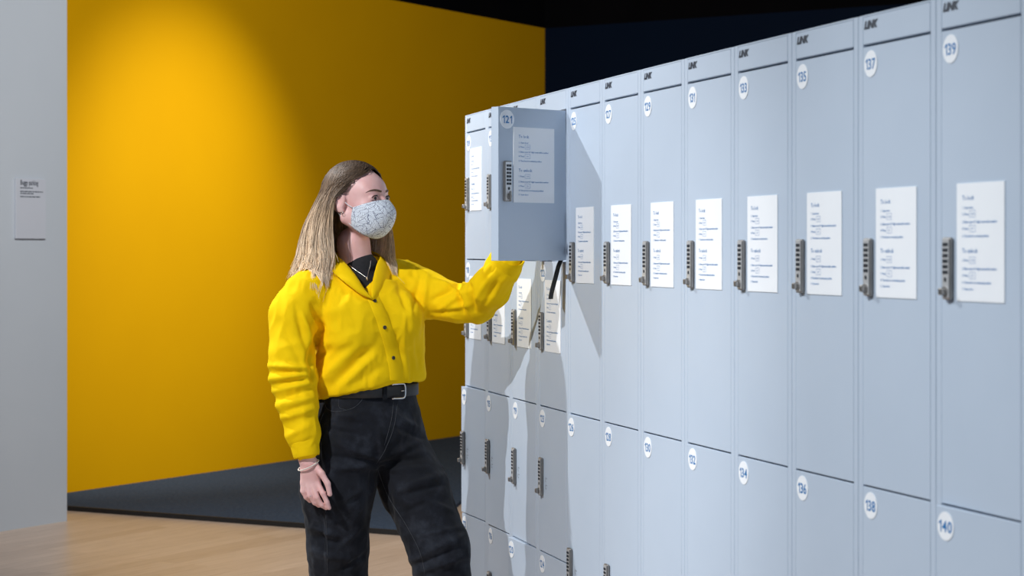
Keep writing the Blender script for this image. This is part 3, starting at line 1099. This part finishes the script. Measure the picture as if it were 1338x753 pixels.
# button band, collar, cuffs, buttons
cen = catmull([(486, 388, 0), (495, 408, 0), (502, 428, 0), (508, 448, 0), (513, 468, 0), (516, 484, 0), (517, 497, 0)], 26)
rows = []
for i, c in enumerate(cen):
    w0, w1 = -7.5, 9.0 + 2 * math.sin(i / 25 * PI)
    rows.append([cast(BVH_S, c.x + w, c.y, l)[0] for w, l in ((w0, 0.0002), (w0 + 0.8, 0.0022), (0, 0.0026), (w1 - 0.8, 0.0028), (w1, 0.0002))])
MB().sheet(rows).build('button_band', M['shirt'], shirt, True)
M['button'] = mottled('brown_horn', (0.035, 0.028, 0.025), (0.09, 0.075, 0.06), 260, 0.3)
for x, y in ((489, 394), (502, 428), (513, 468)):
    h, nn = cast(BVH_S, x, y, 0.003)
    mb = MB().cyl(h, nn, 0.0058, 0.0022, 18)
    q = nn.to_track_quat('Z', 'Y')
    mb.tube([h + nn * 0.0022 + q @ Vector((0.0048 * math.cos(2 * PI * i / 18), 0.0048 * math.sin(2 * PI * i / 18), 0)) for i in range(18)], 0.0009, 6, True)
    mb.build('button', M['button'], shirt, True)
inner = catmull([P3(485, 389, -0.132), P3(476, 377, -0.132), P3(465, 360, -0.118), P3(452, 344, -0.080), P3(441, 334, -0.020), P3(446, 326, 0.06), P3(475, 326, 0.095), P3(496, 333, 0.045),
                 P3(492, 346, -0.025), P3(488, 362, -0.075), P3(485, 378, -0.110), P3(485, 389, -0.132)], 46)
outer = catmull([P3(488, 392, -0.142), P3(472, 385, -0.152), P3(456, 373, -0.150), P3(440, 360, -0.125), P3(427, 347, -0.050), P3(436, 342, 0.095), P3(478, 342, 0.13), P3(509, 350, 0.065),
                 P3(509, 362, -0.010), P3(505, 374, -0.055), P3(497, 385, -0.100), P3(488, 392, -0.142)], 46)
rows = []
for a, b in zip(inner, outer):
    row = []
    for t in (0.0, 0.12, 0.3, 0.6, 1.0):
        p = a.lerp(b, t)
        row.append(p + Vector((0, -0.008, 0.005)) * math.sin(PI * min(1, t * 1.2)))
    rows.append(row)
MB().sheet(rows, 0.003).build('collar', M['shirt'], shirt, True)


def cuff(p, q, r0, r1, name):
    p, q = Vector(p), Vector(q)
    n = 9
    pts = [p.lerp(q, i / (n - 1)) for i in range(n)]
    mb = MB()
    mb.tube(pts, [r0 + (r1 - r0) * i / (n - 1) + (0.0016 if 0 < i < n - 1 else 0) for i in range(n)], 32, cap=False)
    mb.tube([pts[-1], pts[-1] + (pts[-2] - pts[-1])], [r1, r1 - 0.006], 32, cap=False)
    return mb.build(name, M['shirt'], shirt, True)


cuff(P3(397, 574, -0.196), P3(401, 597, -0.204), 0.0425, 0.0370, 'cuff')
cuff(P3(657, 350, -0.150), P3(666, 332, -0.185), 0.0515, 0.0480, 'cuff')

# ---- jeans
J = Field(ar(-0.74, -0.02, 0.0048), ar(5.66, 6.28, 0.0048), ar(0.02, 0.97, 0.0048))


def sec(z, px, a, b, dy=0.0):
    c = at(px, 500, YP)
    return (z, c.x, c.y + dy, a, b)


J.loft([sec(0.70, 478, .150, .110), sec(0.75, 477, .178, .135), sec(0.80, 477, .184, .140), sec(0.85, 479, .172, .130), sec(0.90, 480, .156, .118), sec(0.945, 480, .150, .114)], TYAW, 0.03, 2.2)
J.ell(P3(432, 585, 0.02), (0.10, 0.10, 0.11), None, 0.05)
J.chain([P3(450, 580, -0.06), P3(441, 640, -0.07), P3(441, 715, -0.05), P3(446, 800, -0.01), (AN_R[0], AN_R[1], 0.07)], [0.112, 0.108, 0.088, 0.086, 0.088], 0.02)
J.chain([P3(512, 575, 0.04), P3(543, 640, -0.01), P3(573, 716, -0.05), P3(580, 770, -0.04), (AN_L[0], AN_L[1], 0.07)], [0.100, 0.100, 0.090, 0.084, 0.086], 0.02)
JV, JQ = J.surface()
del J
JV = relax(JV, JQ, 2)
JN = normals(JV, JQ)
JF = [(492, 600, 440, 580, 5, 0.006), (492, 604, 430, 596, 4, -0.005), (490, 610, 436, 612, 5, 0.005), (495, 600, 545, 580, 5, 0.005), (497, 606, 552, 598, 4, -0.005),
      (500, 615, 560, 612, 5, 0.004), (494, 560, 500, 598, 4, 0.004), (520, 640, 575, 622, 5, 0.005), (523, 648, 580, 634, 4, -0.005), (530, 735, 606, 700, 5, 0.005),
      (536, 742, 610, 712, 4, -0.005), (540, 750, 612, 726, 5, 0.005), (410, 720, 470, 735, 6, 0.004), (405, 700, 450, 712, 5, -0.004), (430, 640, 432, 740, 7, 0.004),
      (478, 540, 430, 548, 6, 0.003), (505, 630, 515, 690, 5, -0.006), (486, 605, 482, 690, 5, -0.004)]
JF += [(408, 690, 440, 700, 4, 0.005), (470, 690, 440, 720, 4, 0.004), (475, 640, 450, 655, 4, 0.004), (412, 655, 436, 668, 4, -0.004), (476, 725, 446, 745, 4, -0.005),
       (560, 655, 590, 668, 4, 0.004), (528, 670, 560, 655, 4, -0.004), (545, 700, 600, 690, 4, 0.005), (440, 540, 480, 552, 4, 0.004), (430, 560, 478, 570, 4, -0.004),
       (520, 545, 548, 560, 4, 0.004), (515, 556, 550, 574, 4, -0.004), (426, 600, 428, 750, 3, 0.003), (421, 600, 423, 750, 2.5, -0.003)]
d = 1.25 * strokes(JV, JN, JF)
g1 = vnoise(JV, (14, 14, 10), 5)
g2 = vnoise(JV + 0.05 * g1[:, None], (30, 30, 26), 6)
d += 0.006 * (g1 - 0.5) + 0.0045 * (0.5 - np.abs(2 * g2 - 1))
JV = relax(JV + JN * d[:, None], JQ, 1, 0.35)


def mat_denim():
    m = new_mat('washed_black_denim', (0.012, 0.014, 0.019), 0.85, 0, 0.2)
    v = coords(m)
    f = noise(m, v, 9, 6, 0.65)
    lk(m, ramp(m, f, [(0.35, (0.0045, 0.0055, 0.008)), (0.52, (0.010, 0.012, 0.018)), (0.74, (0.034, 0.041, 0.056))]), bsdf(m).inputs['Base Color'])
    bsdf(m).inputs['Sheen Weight'].default_value = 0.05
    v2 = coords(m, (1, 1, 1), (0, R(35), 0))
    w = nd(m, 'ShaderNodeTexWave')
    w.inputs['Scale'].default_value = 260
    w.inputs['Distortion'].default_value = 2.0
    lk(m, v2, w.inputs['Vector'])
    bump(m, w.outputs['Fac'], 0.12, 0.001)
    return m


M['denim'] = mat_denim()
M['thread'] = mottled('grey_thread', (0.03, 0.034, 0.042), (0.06, 0.065, 0.075), 300, 0.8)
jeans = link('jeans', mesh_np('jeans', JV, JQ, M['denim']), None, person)
BVH_J = BVHTree.FromPolygons([Vector(v) for v in JV], [tuple(map(int, q)) for q in JQ])


def seam(name, pts, n, r=0.0008):
    c = catmull([(x, y, 0) for x, y in pts], n)
    MB().tube([cast(BVH_J, p.x, p.y, 0.0006)[0] for p in c], r, 5).build(name, M['thread'], jeans, True)


seam('pocket_stitching', [(424, 520), (427, 534), (440, 538), (460, 534), (472, 524), (474, 514)], 26)
seam('pocket_stitching', [(443, 516), (443, 532), (452, 536)], 12, 0.0006)
seam('side_stitching', [(423, 540), (418, 556), (420, 590), (424, 640), (427, 700), (428, 750)], 40)
seam('fly_stitching', [(514, 524), (512, 545), (507, 566), (502, 582)], 22)
seam('inseam_stitching', [(492, 610), (508, 650), (530, 685), (548, 720), (556, 752)], 34, 0.0009)
seam('front_rise_seam', [(520, 524), (514, 560), (502, 590), (492, 606)], 22, 0.0007)

# ---- belt and buckle
M['belt'] = mottled('black_leather', (0.006, 0.006, 0.007), (0.012, 0.012, 0.013), 60, 0.45, 0.1, 200)
M['silver'] = mottled('polished_silver', (0.75, 0.75, 0.76), (0.82, 0.82, 0.83), 60, 0.22, metal=1.0)
bc = at(480, 500, YP)


def belt_pt(w, z, grow=0.0):
    a, b = 0.1600 + grow, 0.1235 + grow
    cu, su = math.copysign(abs(math.cos(w)) ** 0.92, math.cos(w)), math.copysign(abs(math.sin(w)) ** 0.92, math.sin(w))
    p = np.array((bc.x, bc.y, z)) + TL * a * cu + TF * b * su
    return Vector(p)


rows = []
for i in range(73):
    w = 2 * PI * i / 72
    z = 0.921
    rows.append([belt_pt(w, z - 0.018), belt_pt(w, z - 0.0165, 0.002), belt_pt(w, z + 0.0165, 0.002), belt_pt(w, z + 0.018)])
belt = MB().sheet(rows).build('belt', M['belt'], person, True)
wb = PI / 2 - 0.16
mb = MB()
pts = []
for dx, dz in ((-0.024, 0.021), (0.006, 0.0215), (0.016, 0.017), (0.0185, 0.0), (0.016, -0.017), (0.006, -0.0215), (-0.024, -0.021)):
    pts.append(belt_pt(wb - dx / 0.15, 0.921 + dz, 0.007))
mb.tube(catmull(pts, 26), 0.0028, 8)
mb.tube([belt_pt(wb - dx / 0.15, 0.921, 0.006) for dx in (0.004, 0.010, 0.018)], 0.0016, 8)
mb.build('buckle', M['silver'], belt, True)
rows = []
for i in range(5):
    w = wb + 0.24 + i * 0.018
    rows.append([belt_pt(w, 0.921 - 0.022, 0.004), belt_pt(w, 0.921 + 0.022, 0.004)])
MB().sheet(rows, 0.002).build('belt_loop', M['denim'], jeans)

# ---- face mask with its ear loops
RID = [(0.1035, -0.004), (0.1215, -0.026), (0.1275, -0.045), (0.1225, -0.068), (0.1090, -0.092), (0.0860, -0.112), (0.0640, -0.119)]
EDG = [(0.066, 0.028, -0.026), (0.0665, 0.026, -0.034), (0.0665, 0.024, -0.043), (0.0660, 0.022, -0.052), (0.0640, 0.020, -0.062), (0.0600, 0.018, -0.074), (0.0560, 0.018, -0.084)]
rid = catmull([(0, f, u) for f, u in RID], 19)
edg = catmull(EDG, 19)
rows, uvs = [], []
for i in range(19):
    row = []
    for j in range(-14, 15):
        t = abs(j) / 14
        w = t * PI / 2
        sg = 1 if j >= 0 else -1
        # a tent over nose and chin: starts at the ridge and curves round to the cheek
        l = edg[i].x * math.sin(w) ** 0.92
        f = edg[i].y + (rid[i].y - edg[i].y) * math.cos(w) ** 0.98
        u = rid[i].z + (edg[i].z - rid[i].z) * (1 - math.cos(w))
        row.append(hp(sg * l, f, u))
        uvs.append((j / 14 * 0.105, i / 18 * 0.125))
    rows.append(row)
mb = MB().sheet(rows)
mask_me = mb.mesh('face_mask', None, True)


def mat_mask():
    m = new_mat('leaf_print_cotton', (0.75, 0.79, 0.85), 0.85, 0, 0.2)
    at_ = nd(m, 'ShaderNodeAttribute', attribute_name='print')
    nz = nd(m, 'ShaderNodeTexNoise')
    nz.inputs['Scale'].default_value = 60
    lk(m, at_.outputs['Vector'], nz.inputs['Vector'])
    wv = nd(m, 'ShaderNodeVectorMath', operation='SCALE')
    wv.inputs['Scale'].default_value = 0.014
    lk(m, nz.outputs['Color'], wv.inputs[0])
    ad = nd(m, 'ShaderNodeVectorMath', operation='ADD')
    lk(m, at_.outputs['Vector'], ad.inputs[0])
    lk(m, wv.outputs[0], ad.inputs[1])
    vo = nd(m, 'ShaderNodeTexVoronoi', voronoi_dimensions='2D')
    vo.inputs['Scale'].default_value = 46
    lk(m, ad.outputs[0], vo.inputs['Vector'])
    ve = nd(m, 'ShaderNodeTexVoronoi', voronoi_dimensions='2D', feature='DISTANCE_TO_EDGE')
    ve.inputs['Scale'].default_value = 46
    lk(m, ad.outputs[0], ve.inputs['Vector'])
    sb = nd(m, 'ShaderNodeVectorMath', operation='SUBTRACT')
    lk(m, ad.outputs[0], sb.inputs[0])
    lk(m, vo.outputs['Position'], sb.inputs[1])
    rt = nd(m, 'ShaderNodeVectorRotate', rotation_type='Z_AXIS')
    lk(m, sb.outputs[0], rt.inputs['Vector'])
    an = nd(m, 'ShaderNodeMath', operation='MULTIPLY')
    an.inputs[1].default_value = 6.28
    sc = nd(m, 'ShaderNodeSeparateColor')
    lk(m, vo.outputs['Color'], sc.inputs[0])
    lk(m, sc.outputs[0], an.inputs[0])
    lk(m, an.outputs[0], rt.inputs['Angle'])
    sx = nd(m, 'ShaderNodeSeparateXYZ')
    lk(m, rt.outputs[0], sx.inputs[0])

    def mth(op, a, b=None):
        n = nd(m, 'ShaderNodeMath', operation=op)
        for i, q in enumerate((a, b)):
            if q is None:
                continue
            if isinstance(q, (int, float)):
                n.inputs[i].default_value = q
            else:
                lk(m, q, n.inputs[i])
        return n.outputs[0]
    ay = mth('ABSOLUTE', sx.outputs[1])
    ph = mth('ADD', mth('MULTIPLY', sx.outputs[0], 900), mth('MULTIPLY', ay, 1100))
    vein = mth('GREATER_THAN', mth('SINE', ph), 0.60)
    mid = mth('LESS_THAN', ay, 0.0007)
    edge = mth('LESS_THAN', ve.outputs['Distance'], 0.020)
    line = mth('MINIMUM', mth('ADD', mth('MULTIPLY', vein, 0.46), mth('ADD', mid, mth('MULTIPLY', edge, 0.9))), 0.9)
    mx = nd(m, 'ShaderNodeMix', data_type='RGBA')
    mx.inputs[6].default_value = (0.80, 0.87, 0.96, 1)
    mx.inputs[7].default_value = (0.10, 0.12, 0.22, 1)
    lk(m, line, mx.inputs[0])
    lk(m, mx.outputs[2], bsdf(m).inputs['Base Color'])
    return m


attr = mask_me.attributes.new('print', 'FLOAT_VECTOR', 'POINT')
attr.data.foreach_set('vector', [c for u, v in uvs for c in (u, v, 0.0)])
mask_me.materials.append(mat_mask())
mask = link('face_mask', mask_me, None, person)
sm = mask.modifiers.new('thickness', 'SOLIDIFY')
sm.thickness = 0.0016
sm.offset = 0
M['loop'] = mottled('white_elastic', (0.72, 0.74, 0.78), (0.78, 0.80, 0.84), 200, 0.8)
for s in (-1, 1):
    MB().tube(catmull([hp(s * 0.0655, 0.028, -0.027), hp(s * 0.0715, 0.010, -0.014), hp(s * 0.0765, -0.006, 0.006), hp(s * 0.078, -0.018, 0.012), hp(s * 0.073, -0.030, -0.004),
                       hp(s * 0.068, -0.026, -0.034), hp(s * 0.069, -0.012, -0.052), hp(s * 0.064, 0.006, -0.066), hp(s * 0.0570, 0.019, -0.082)], 34), 0.0014, 6).build('ear_loop', M['loop'], mask, True)
ec = Vector(hp(-0.079, -0.002, -0.042))
MB().tube([ec + Vector(HF) * 0.0045 * math.cos(2 * PI * i / 16) + Vector(HU) * 0.0045 * math.sin(2 * PI * i / 16) for i in range(16)], 0.0008, 6, True).build('earring', M['silver'], person, True)

# ---- hair
HCN = np.array((0.0, -0.014, 0.030))
HRD = np.array((0.080, 0.0985, 0.0885))
HLINE = [(0, 0.094), (25, 0.088), (42, 0.070), (56, 0.044), (68, 0.024), (80, 0.012), (92, 0.000), (102, -0.045), (125, -0.075), (180, -0.085)]


def hairline(al):
    return np.interp(abs(al), [a for a, _ in HLINE], [b for _, b in HLINE])


def hair_r(al, u):
    """distance of the hair's outer surface from the head axis in direction al (degrees, positive to her right)"""
    w = R(al)
    eq = 1.0 / math.sqrt((math.sin(w) / HRD[0]) ** 2 + (math.cos(w) / HRD[1]) ** 2)
    if u >= HCN[2]:
        return eq * math.sqrt(max(0.0, 1 - ((u - HCN[2]) / HRD[2]) ** 2)) + 0.002
    if al > 0:
        fl = np.interp(al, [90, 110, 150, 180], [0.020, 0.042, 0.092, 0.062])
    else:
        fl = np.interp(-al, [40, 60, 90, 130, 180], [0.034, 0.044, 0.050, 0.050, 0.062])
    t = (HCN[2] - u) / 0.26
    return eq + 0.002 + fl * (t ** 1.05) + 0.012 * math.sin(PI * min(1, t * 1.3))


def hair_pt(al, u, s=1.0):
    r = hair_r(al, u) * s
    return hp(-r * math.sin(R(al)), HCN[1] + r * math.cos(R(al)), u)


hv, hf, ht, hn = [], [], [], []


def strand(pts, r0, rnd, t0=0.0):
    n0 = len(hv)
    m = len(pts)
    for i, p in enumerate(pts):
        a = pts[max(i - 1, 0)]
        b = pts[min(i + 1, m - 1)]
        t = b - a
        t = t / (np.linalg.norm(t) + 1e-9)
        s = np.cross(t, (0.3, -0.8, 0.5))
        s /= np.linalg.norm(s) + 1e-9
        q = np.cross(s, t)
        rr = r0 * (1.0 if i < m - 4 else (m - i) / 5.0)
        for k in range(3):
            w = 2 * PI * k / 3
            hv.append(p + rr * (s * math.cos(w) + q * math.sin(w)))
            ht.append(t0 + (1 - t0) * i / (m - 1))
            hn.append(rnd)
    for i in range(m - 1):
        for k in range(3):
            hf.append((n0 + i * 3 + k, n0 + i * 3 + (k + 1) % 3, n0 + (i + 1) * 3 + (k + 1) % 3, n0 + (i + 1) * 3 + k))


def hair_path(a0, u0, a1, u1, s, wob, n=17):
    pts = []
    for i in range(n):
        t = i / (n - 1)
        u = u0 + (u1 - u0) * t
        g = min(1.0, max(0.0, (u0 - u) / max(0.02, u0 + 0.015)))
        al = a0 + (a1 - a0) * (1 - (1 - g) ** 2.2)
        p = hair_pt(al, u, 0.992 + (s - 0.992) * min(1.0, 2.2 * t))
        p = p + wob * t * t + 0.0025 * t * np.array((math.sin(9 * t + wob[0] * 900), 0, 0))
        pts.append(p)
    return pts


rnd = random.Random(11)
count = 0


def clear_of_shirt(p):
    loc, nrm, _, dist = BVH_S.find_nearest(Vector(p), 0.12)
    if loc is None:
        return p
    sd = (Vector(p) - loc).dot(nrm)
    if sd < 0.005:
        return np.array(loc + nrm * (0.005 + 0.25 * min(0.0, 0.0)))
    return p


while count < 430:                                        # locks of hair, each a bundle of strands
    al = rnd.uniform(-180, 180)
    u = HCN[2] + HRD[2] * math.sin(R(rnd.uniform(-62, 88)))
    if u < hairline(al) + 0.002 or u > HCN[2] + HRD[2] * 0.998:
        continue
    count += 1
    if al > -14 + 6.0 * (u > 0.1):                        # parting a little to her left
        a1 = max(al, 97 + abs(rnd.gauss(0, 9)))
        if a1 < 150:
            a1 += rnd.uniform(0, 0.35) * (150 - a1)
    else:
        a1 = min(al, -(56 + abs(rnd.gauss(0, 12)))) if al > -75 else al
    tip = (-0.240 if a1 > 0 else -0.238) + rnd.gauss(0, 0.014) + (0.016 if abs(a1) > 140 else 0)
    if rnd.random() < 0.15:
        tip += rnd.uniform(0.02, 0.08)
    s0 = rnd.uniform(0.975, 1.03)
    wob0 = np.array((rnd.gauss(0, 0.009), rnd.gauss(0, 0.007), rnd.gauss(0, 0.003)))
    ph, amp = rnd.uniform(0, 6.28), rnd.uniform(0.003, 0.012)
    tone = rnd.random()
    for j in range(15):
        da, du = rnd.gauss(0, 6.5), rnd.gauss(0, 0.006)
        al2, u2 = al + da, min(u + du, HCN[2] + HRD[2] * 0.998)
        if u2 < hairline(al2):
            continue
        pts = hair_path(al2, u2, a1 + da * 0.45, tip + rnd.gauss(0, 0.008), s0 * rnd.uniform(0.975, 1.012), wob0 + np.array((rnd.gauss(0, 0.003), rnd.gauss(0, 0.003), 0)))
        m = len(pts)
        for i in range(m):
            t = i / (m - 1)
            pts[i] = pts[i] + (HF * 0.8 + HL * 0.3) * amp * t * math.sin(7 * t + ph)
            if pts[i][2] < 1.34:
                pts[i] = clear_of_shirt(pts[i]) - np.array((0, 0.0008 * (j % 5), 0))
        strand(pts, rnd.uniform(0.0007, 0.0013), min(1, max(0, 0.75 * tone + 0.25 * rnd.random())))
# under-layer that closes the hair over the scalp and down to the shoulders
for a_lo, a_hi in ((-180, 180),):
    na, nu = 121, 30
    base = len(hv)
    ok = np.zeros((na, nu), bool)
    for i in range(na):
        al = a_lo + (a_hi - a_lo) * i / (na - 1)
        for j in range(nu):
            u = 0.1175 - (0.1175 + 0.215) * j / (nu - 1)
            hv.append(hair_pt(al, u, 0.955))
            ht.append(max(0.0, j / (nu - 1)) * 0.8)
            hn.append(0.5)
            lim = hairline(al)
            if al > 99 or al < -62:
                lim = -1
            ok[i, j] = u > lim
    for i in range(na - 1):
        for j in range(nu - 1):
            if ok[i, j] and ok[i + 1, j] and ok[i, j + 1] and ok[i + 1, j + 1]:
                hf.append((base + i * nu + j, base + i * nu + j + 1, base + (i + 1) * nu + j + 1, base + (i + 1) * nu + j))


def mat_hair():
    m = new_mat('blonde_hair_with_brown_roots', (0.3, 0.2, 0.12), 0.5, 0, 0.3)
    a = nd(m, 'ShaderNodeAttribute', attribute_name='along')
    b = nd(m, 'ShaderNodeAttribute', attribute_name='tone')
    c1 = ramp(m, a.outputs['Fac'], [(0.0, (0.085, 0.055, 0.036)), (0.30, (0.17, 0.112, 0.070)), (0.50, (0.50, 0.36, 0.235)), (0.84, (0.92, 0.74, 0.55))])
    c2 = ramp(m, b.outputs['Fac'], [(0.0, (0.50, 0.48, 0.46)), (0.5, (0.95, 0.95, 0.95)), (1.0, (1.45, 1.42, 1.38))])
    mx = nd(m, 'ShaderNodeMix', data_type='RGBA', blend_type='MULTIPLY')
    mx.inputs[0].default_value = 1.0
    lk(m, c1, mx.inputs[6])
    lk(m, c2, mx.inputs[7])
    lk(m, mx.outputs[2], bsdf(m).inputs['Base Color'])
    return m


hm = bpy.data.meshes.new('hair')
hm.from_pydata([tuple(map(float, p)) for p in hv], [], hf)
hm.polygons.foreach_set('use_smooth', [True] * len(hm.polygons))
for nme, arr in (('along', ht), ('tone', hn)):
    hm.attributes.new(nme, 'FLOAT', 'POINT').data.foreach_set('value', [float(q) for q in arr])
hm.materials.append(mat_hair())
link('hair', hm, None, person)

# ---- necklace, bracelet, ring, shoes
nk = [cast(BVHTree.FromPolygons([Vector(v) for v in TV], [tuple(map(int, q)) for q in TQ]), x, y, 0.002)[0] for x, y in
      ((456, 346), (463, 352), (471, 358), (479, 363), (481, 356), (483, 348), (484, 341))]
neck = MB().tube(catmull(nk, 30), 0.0011, 6).build('necklace', M['silver'], person, True)
MB().sphere(nk[3] + Vector((0.001, -0.003, -0.006)), (0.003, 0.002, 0.006), 12, 8).build('pendant', mottled('gold_pendant', (0.7, 0.55, 0.3), (0.8, 0.65, 0.4), 50, 0.3, metal=1.0), neck, True)


def wrist_ring(c, ax, r, tilt, t, name, mat, n=30):
    c, ax = Vector(c), Vector(ax).normalized()
    q = ax.to_track_quat('Z', 'Y')
    pts = []
    for i in range(n):
        w = 2 * PI * i / n
        pts.append(c + q @ Vector((r[0] * math.cos(w), r[1] * math.sin(w), tilt * math.cos(w))))
    return MB().tube(pts, t, 7, True).build(name, mat, person, True)


M['cord'] = mottled('cream_beads', (0.72, 0.66, 0.58), (0.80, 0.75, 0.68), 300, 0.5)
wc = Vector(P3(403, 608, -0.201))
pts = []
for i in range(30):
    w = 2 * PI * i / 30
    pts.append(wc + Vector((0.0295 * math.cos(w), 0.0275 * math.sin(w), 0.013 * math.cos(w) + 0.006 * math.sin(w))))
MB().tube(pts, 0.0020, 7, True).build('bracelet', M['cord'], person, True)
rc = Vector(P3(405.5, 648, -0.207))
rx = (Vector(H(412, 658, 0.006)) - Vector(H(403, 642, -0.002))).normalized()
q = rx.to_track_quat('Z', 'Y')
ringo = MB().tube([rc + q @ Vector((0.0094 * math.cos(2 * PI * i / 20), 0.0094 * math.sin(2 * PI * i / 20), 0)) for i in range(20)], 0.0014, 6, True)
ringo.sphere(rc + Vector((0, -0.0105, 0)), (0.004, 0.002, 0.003), 10, 6)
ringo.build('finger_ring', M['silver'], person, True)

M['shoe'] = mottled('black_shoe_leather', (0.012, 0.012, 0.014), (0.02, 0.02, 0.023), 40, 0.45, 0.1, 200)
M['sole'] = mottled('white_rubber_sole', (0.55, 0.54, 0.52), (0.62, 0.61, 0.59), 40, 0.7)
fyaw = R(42)
for a in (AN_R, AN_L):
    ff = np.array((math.sin(fyaw), -math.cos(fyaw), 0.0))
    fs = np.array((math.cos(fyaw), math.sin(fyaw), 0.0))
    SF = Field(ar(a[0] - 0.2, a[0] + 0.24, 0.006), ar(a[1] - 0.26, a[1] + 0.16, 0.006), ar(-0.02, 0.17, 0.005))
    g0 = np.array((a[0], a[1], 0.0))
    SF.chain([g0 + (0, 0, 0.115), g0 + (0, 0, 0.06)], [0.044, 0.045], 0.03)
    SF.cone(g0 - ff * 0.03 + (0, 0, 0.055), g0 + ff * 0.14 + (0, 0, 0.042), 0.041, 0.034, 0.03)
    SF.cone(g0 + ff * 0.07 + (0, 0, 0.042), g0 + ff * 0.15 + (0, 0, 0.040), 0.044, 0.034, 0.03)
    v_, q_ = SF.surface()
    v_ = relax(v_, q_)
    v_[:, 2] = np.maximum(v_[:, 2], 0.024)
    shoe = link('shoe', mesh_np('shoe', v_, q_, M['shoe']), None, person)
    out = []
    for i in range(36):
        w = 2 * PI * i / 36
        c, s_ = math.cos(w), math.sin(w)
        out.append(g0 + ff * (0.058 + 0.135 * c) + fs * ((0.046 - 0.006 * (c < 0)) * s_))
    MB().add([(p[0], p[1], 0.0) for p in out] + [(p[0], p[1], 0.028) for p in out],
             [tuple(range(36))[::-1], tuple(range(36, 72))] + [(i, (i + 1) % 36, 36 + (i + 1) % 36, 36 + i) for i in range(36)]).build('sole', M['sole'], shoe)
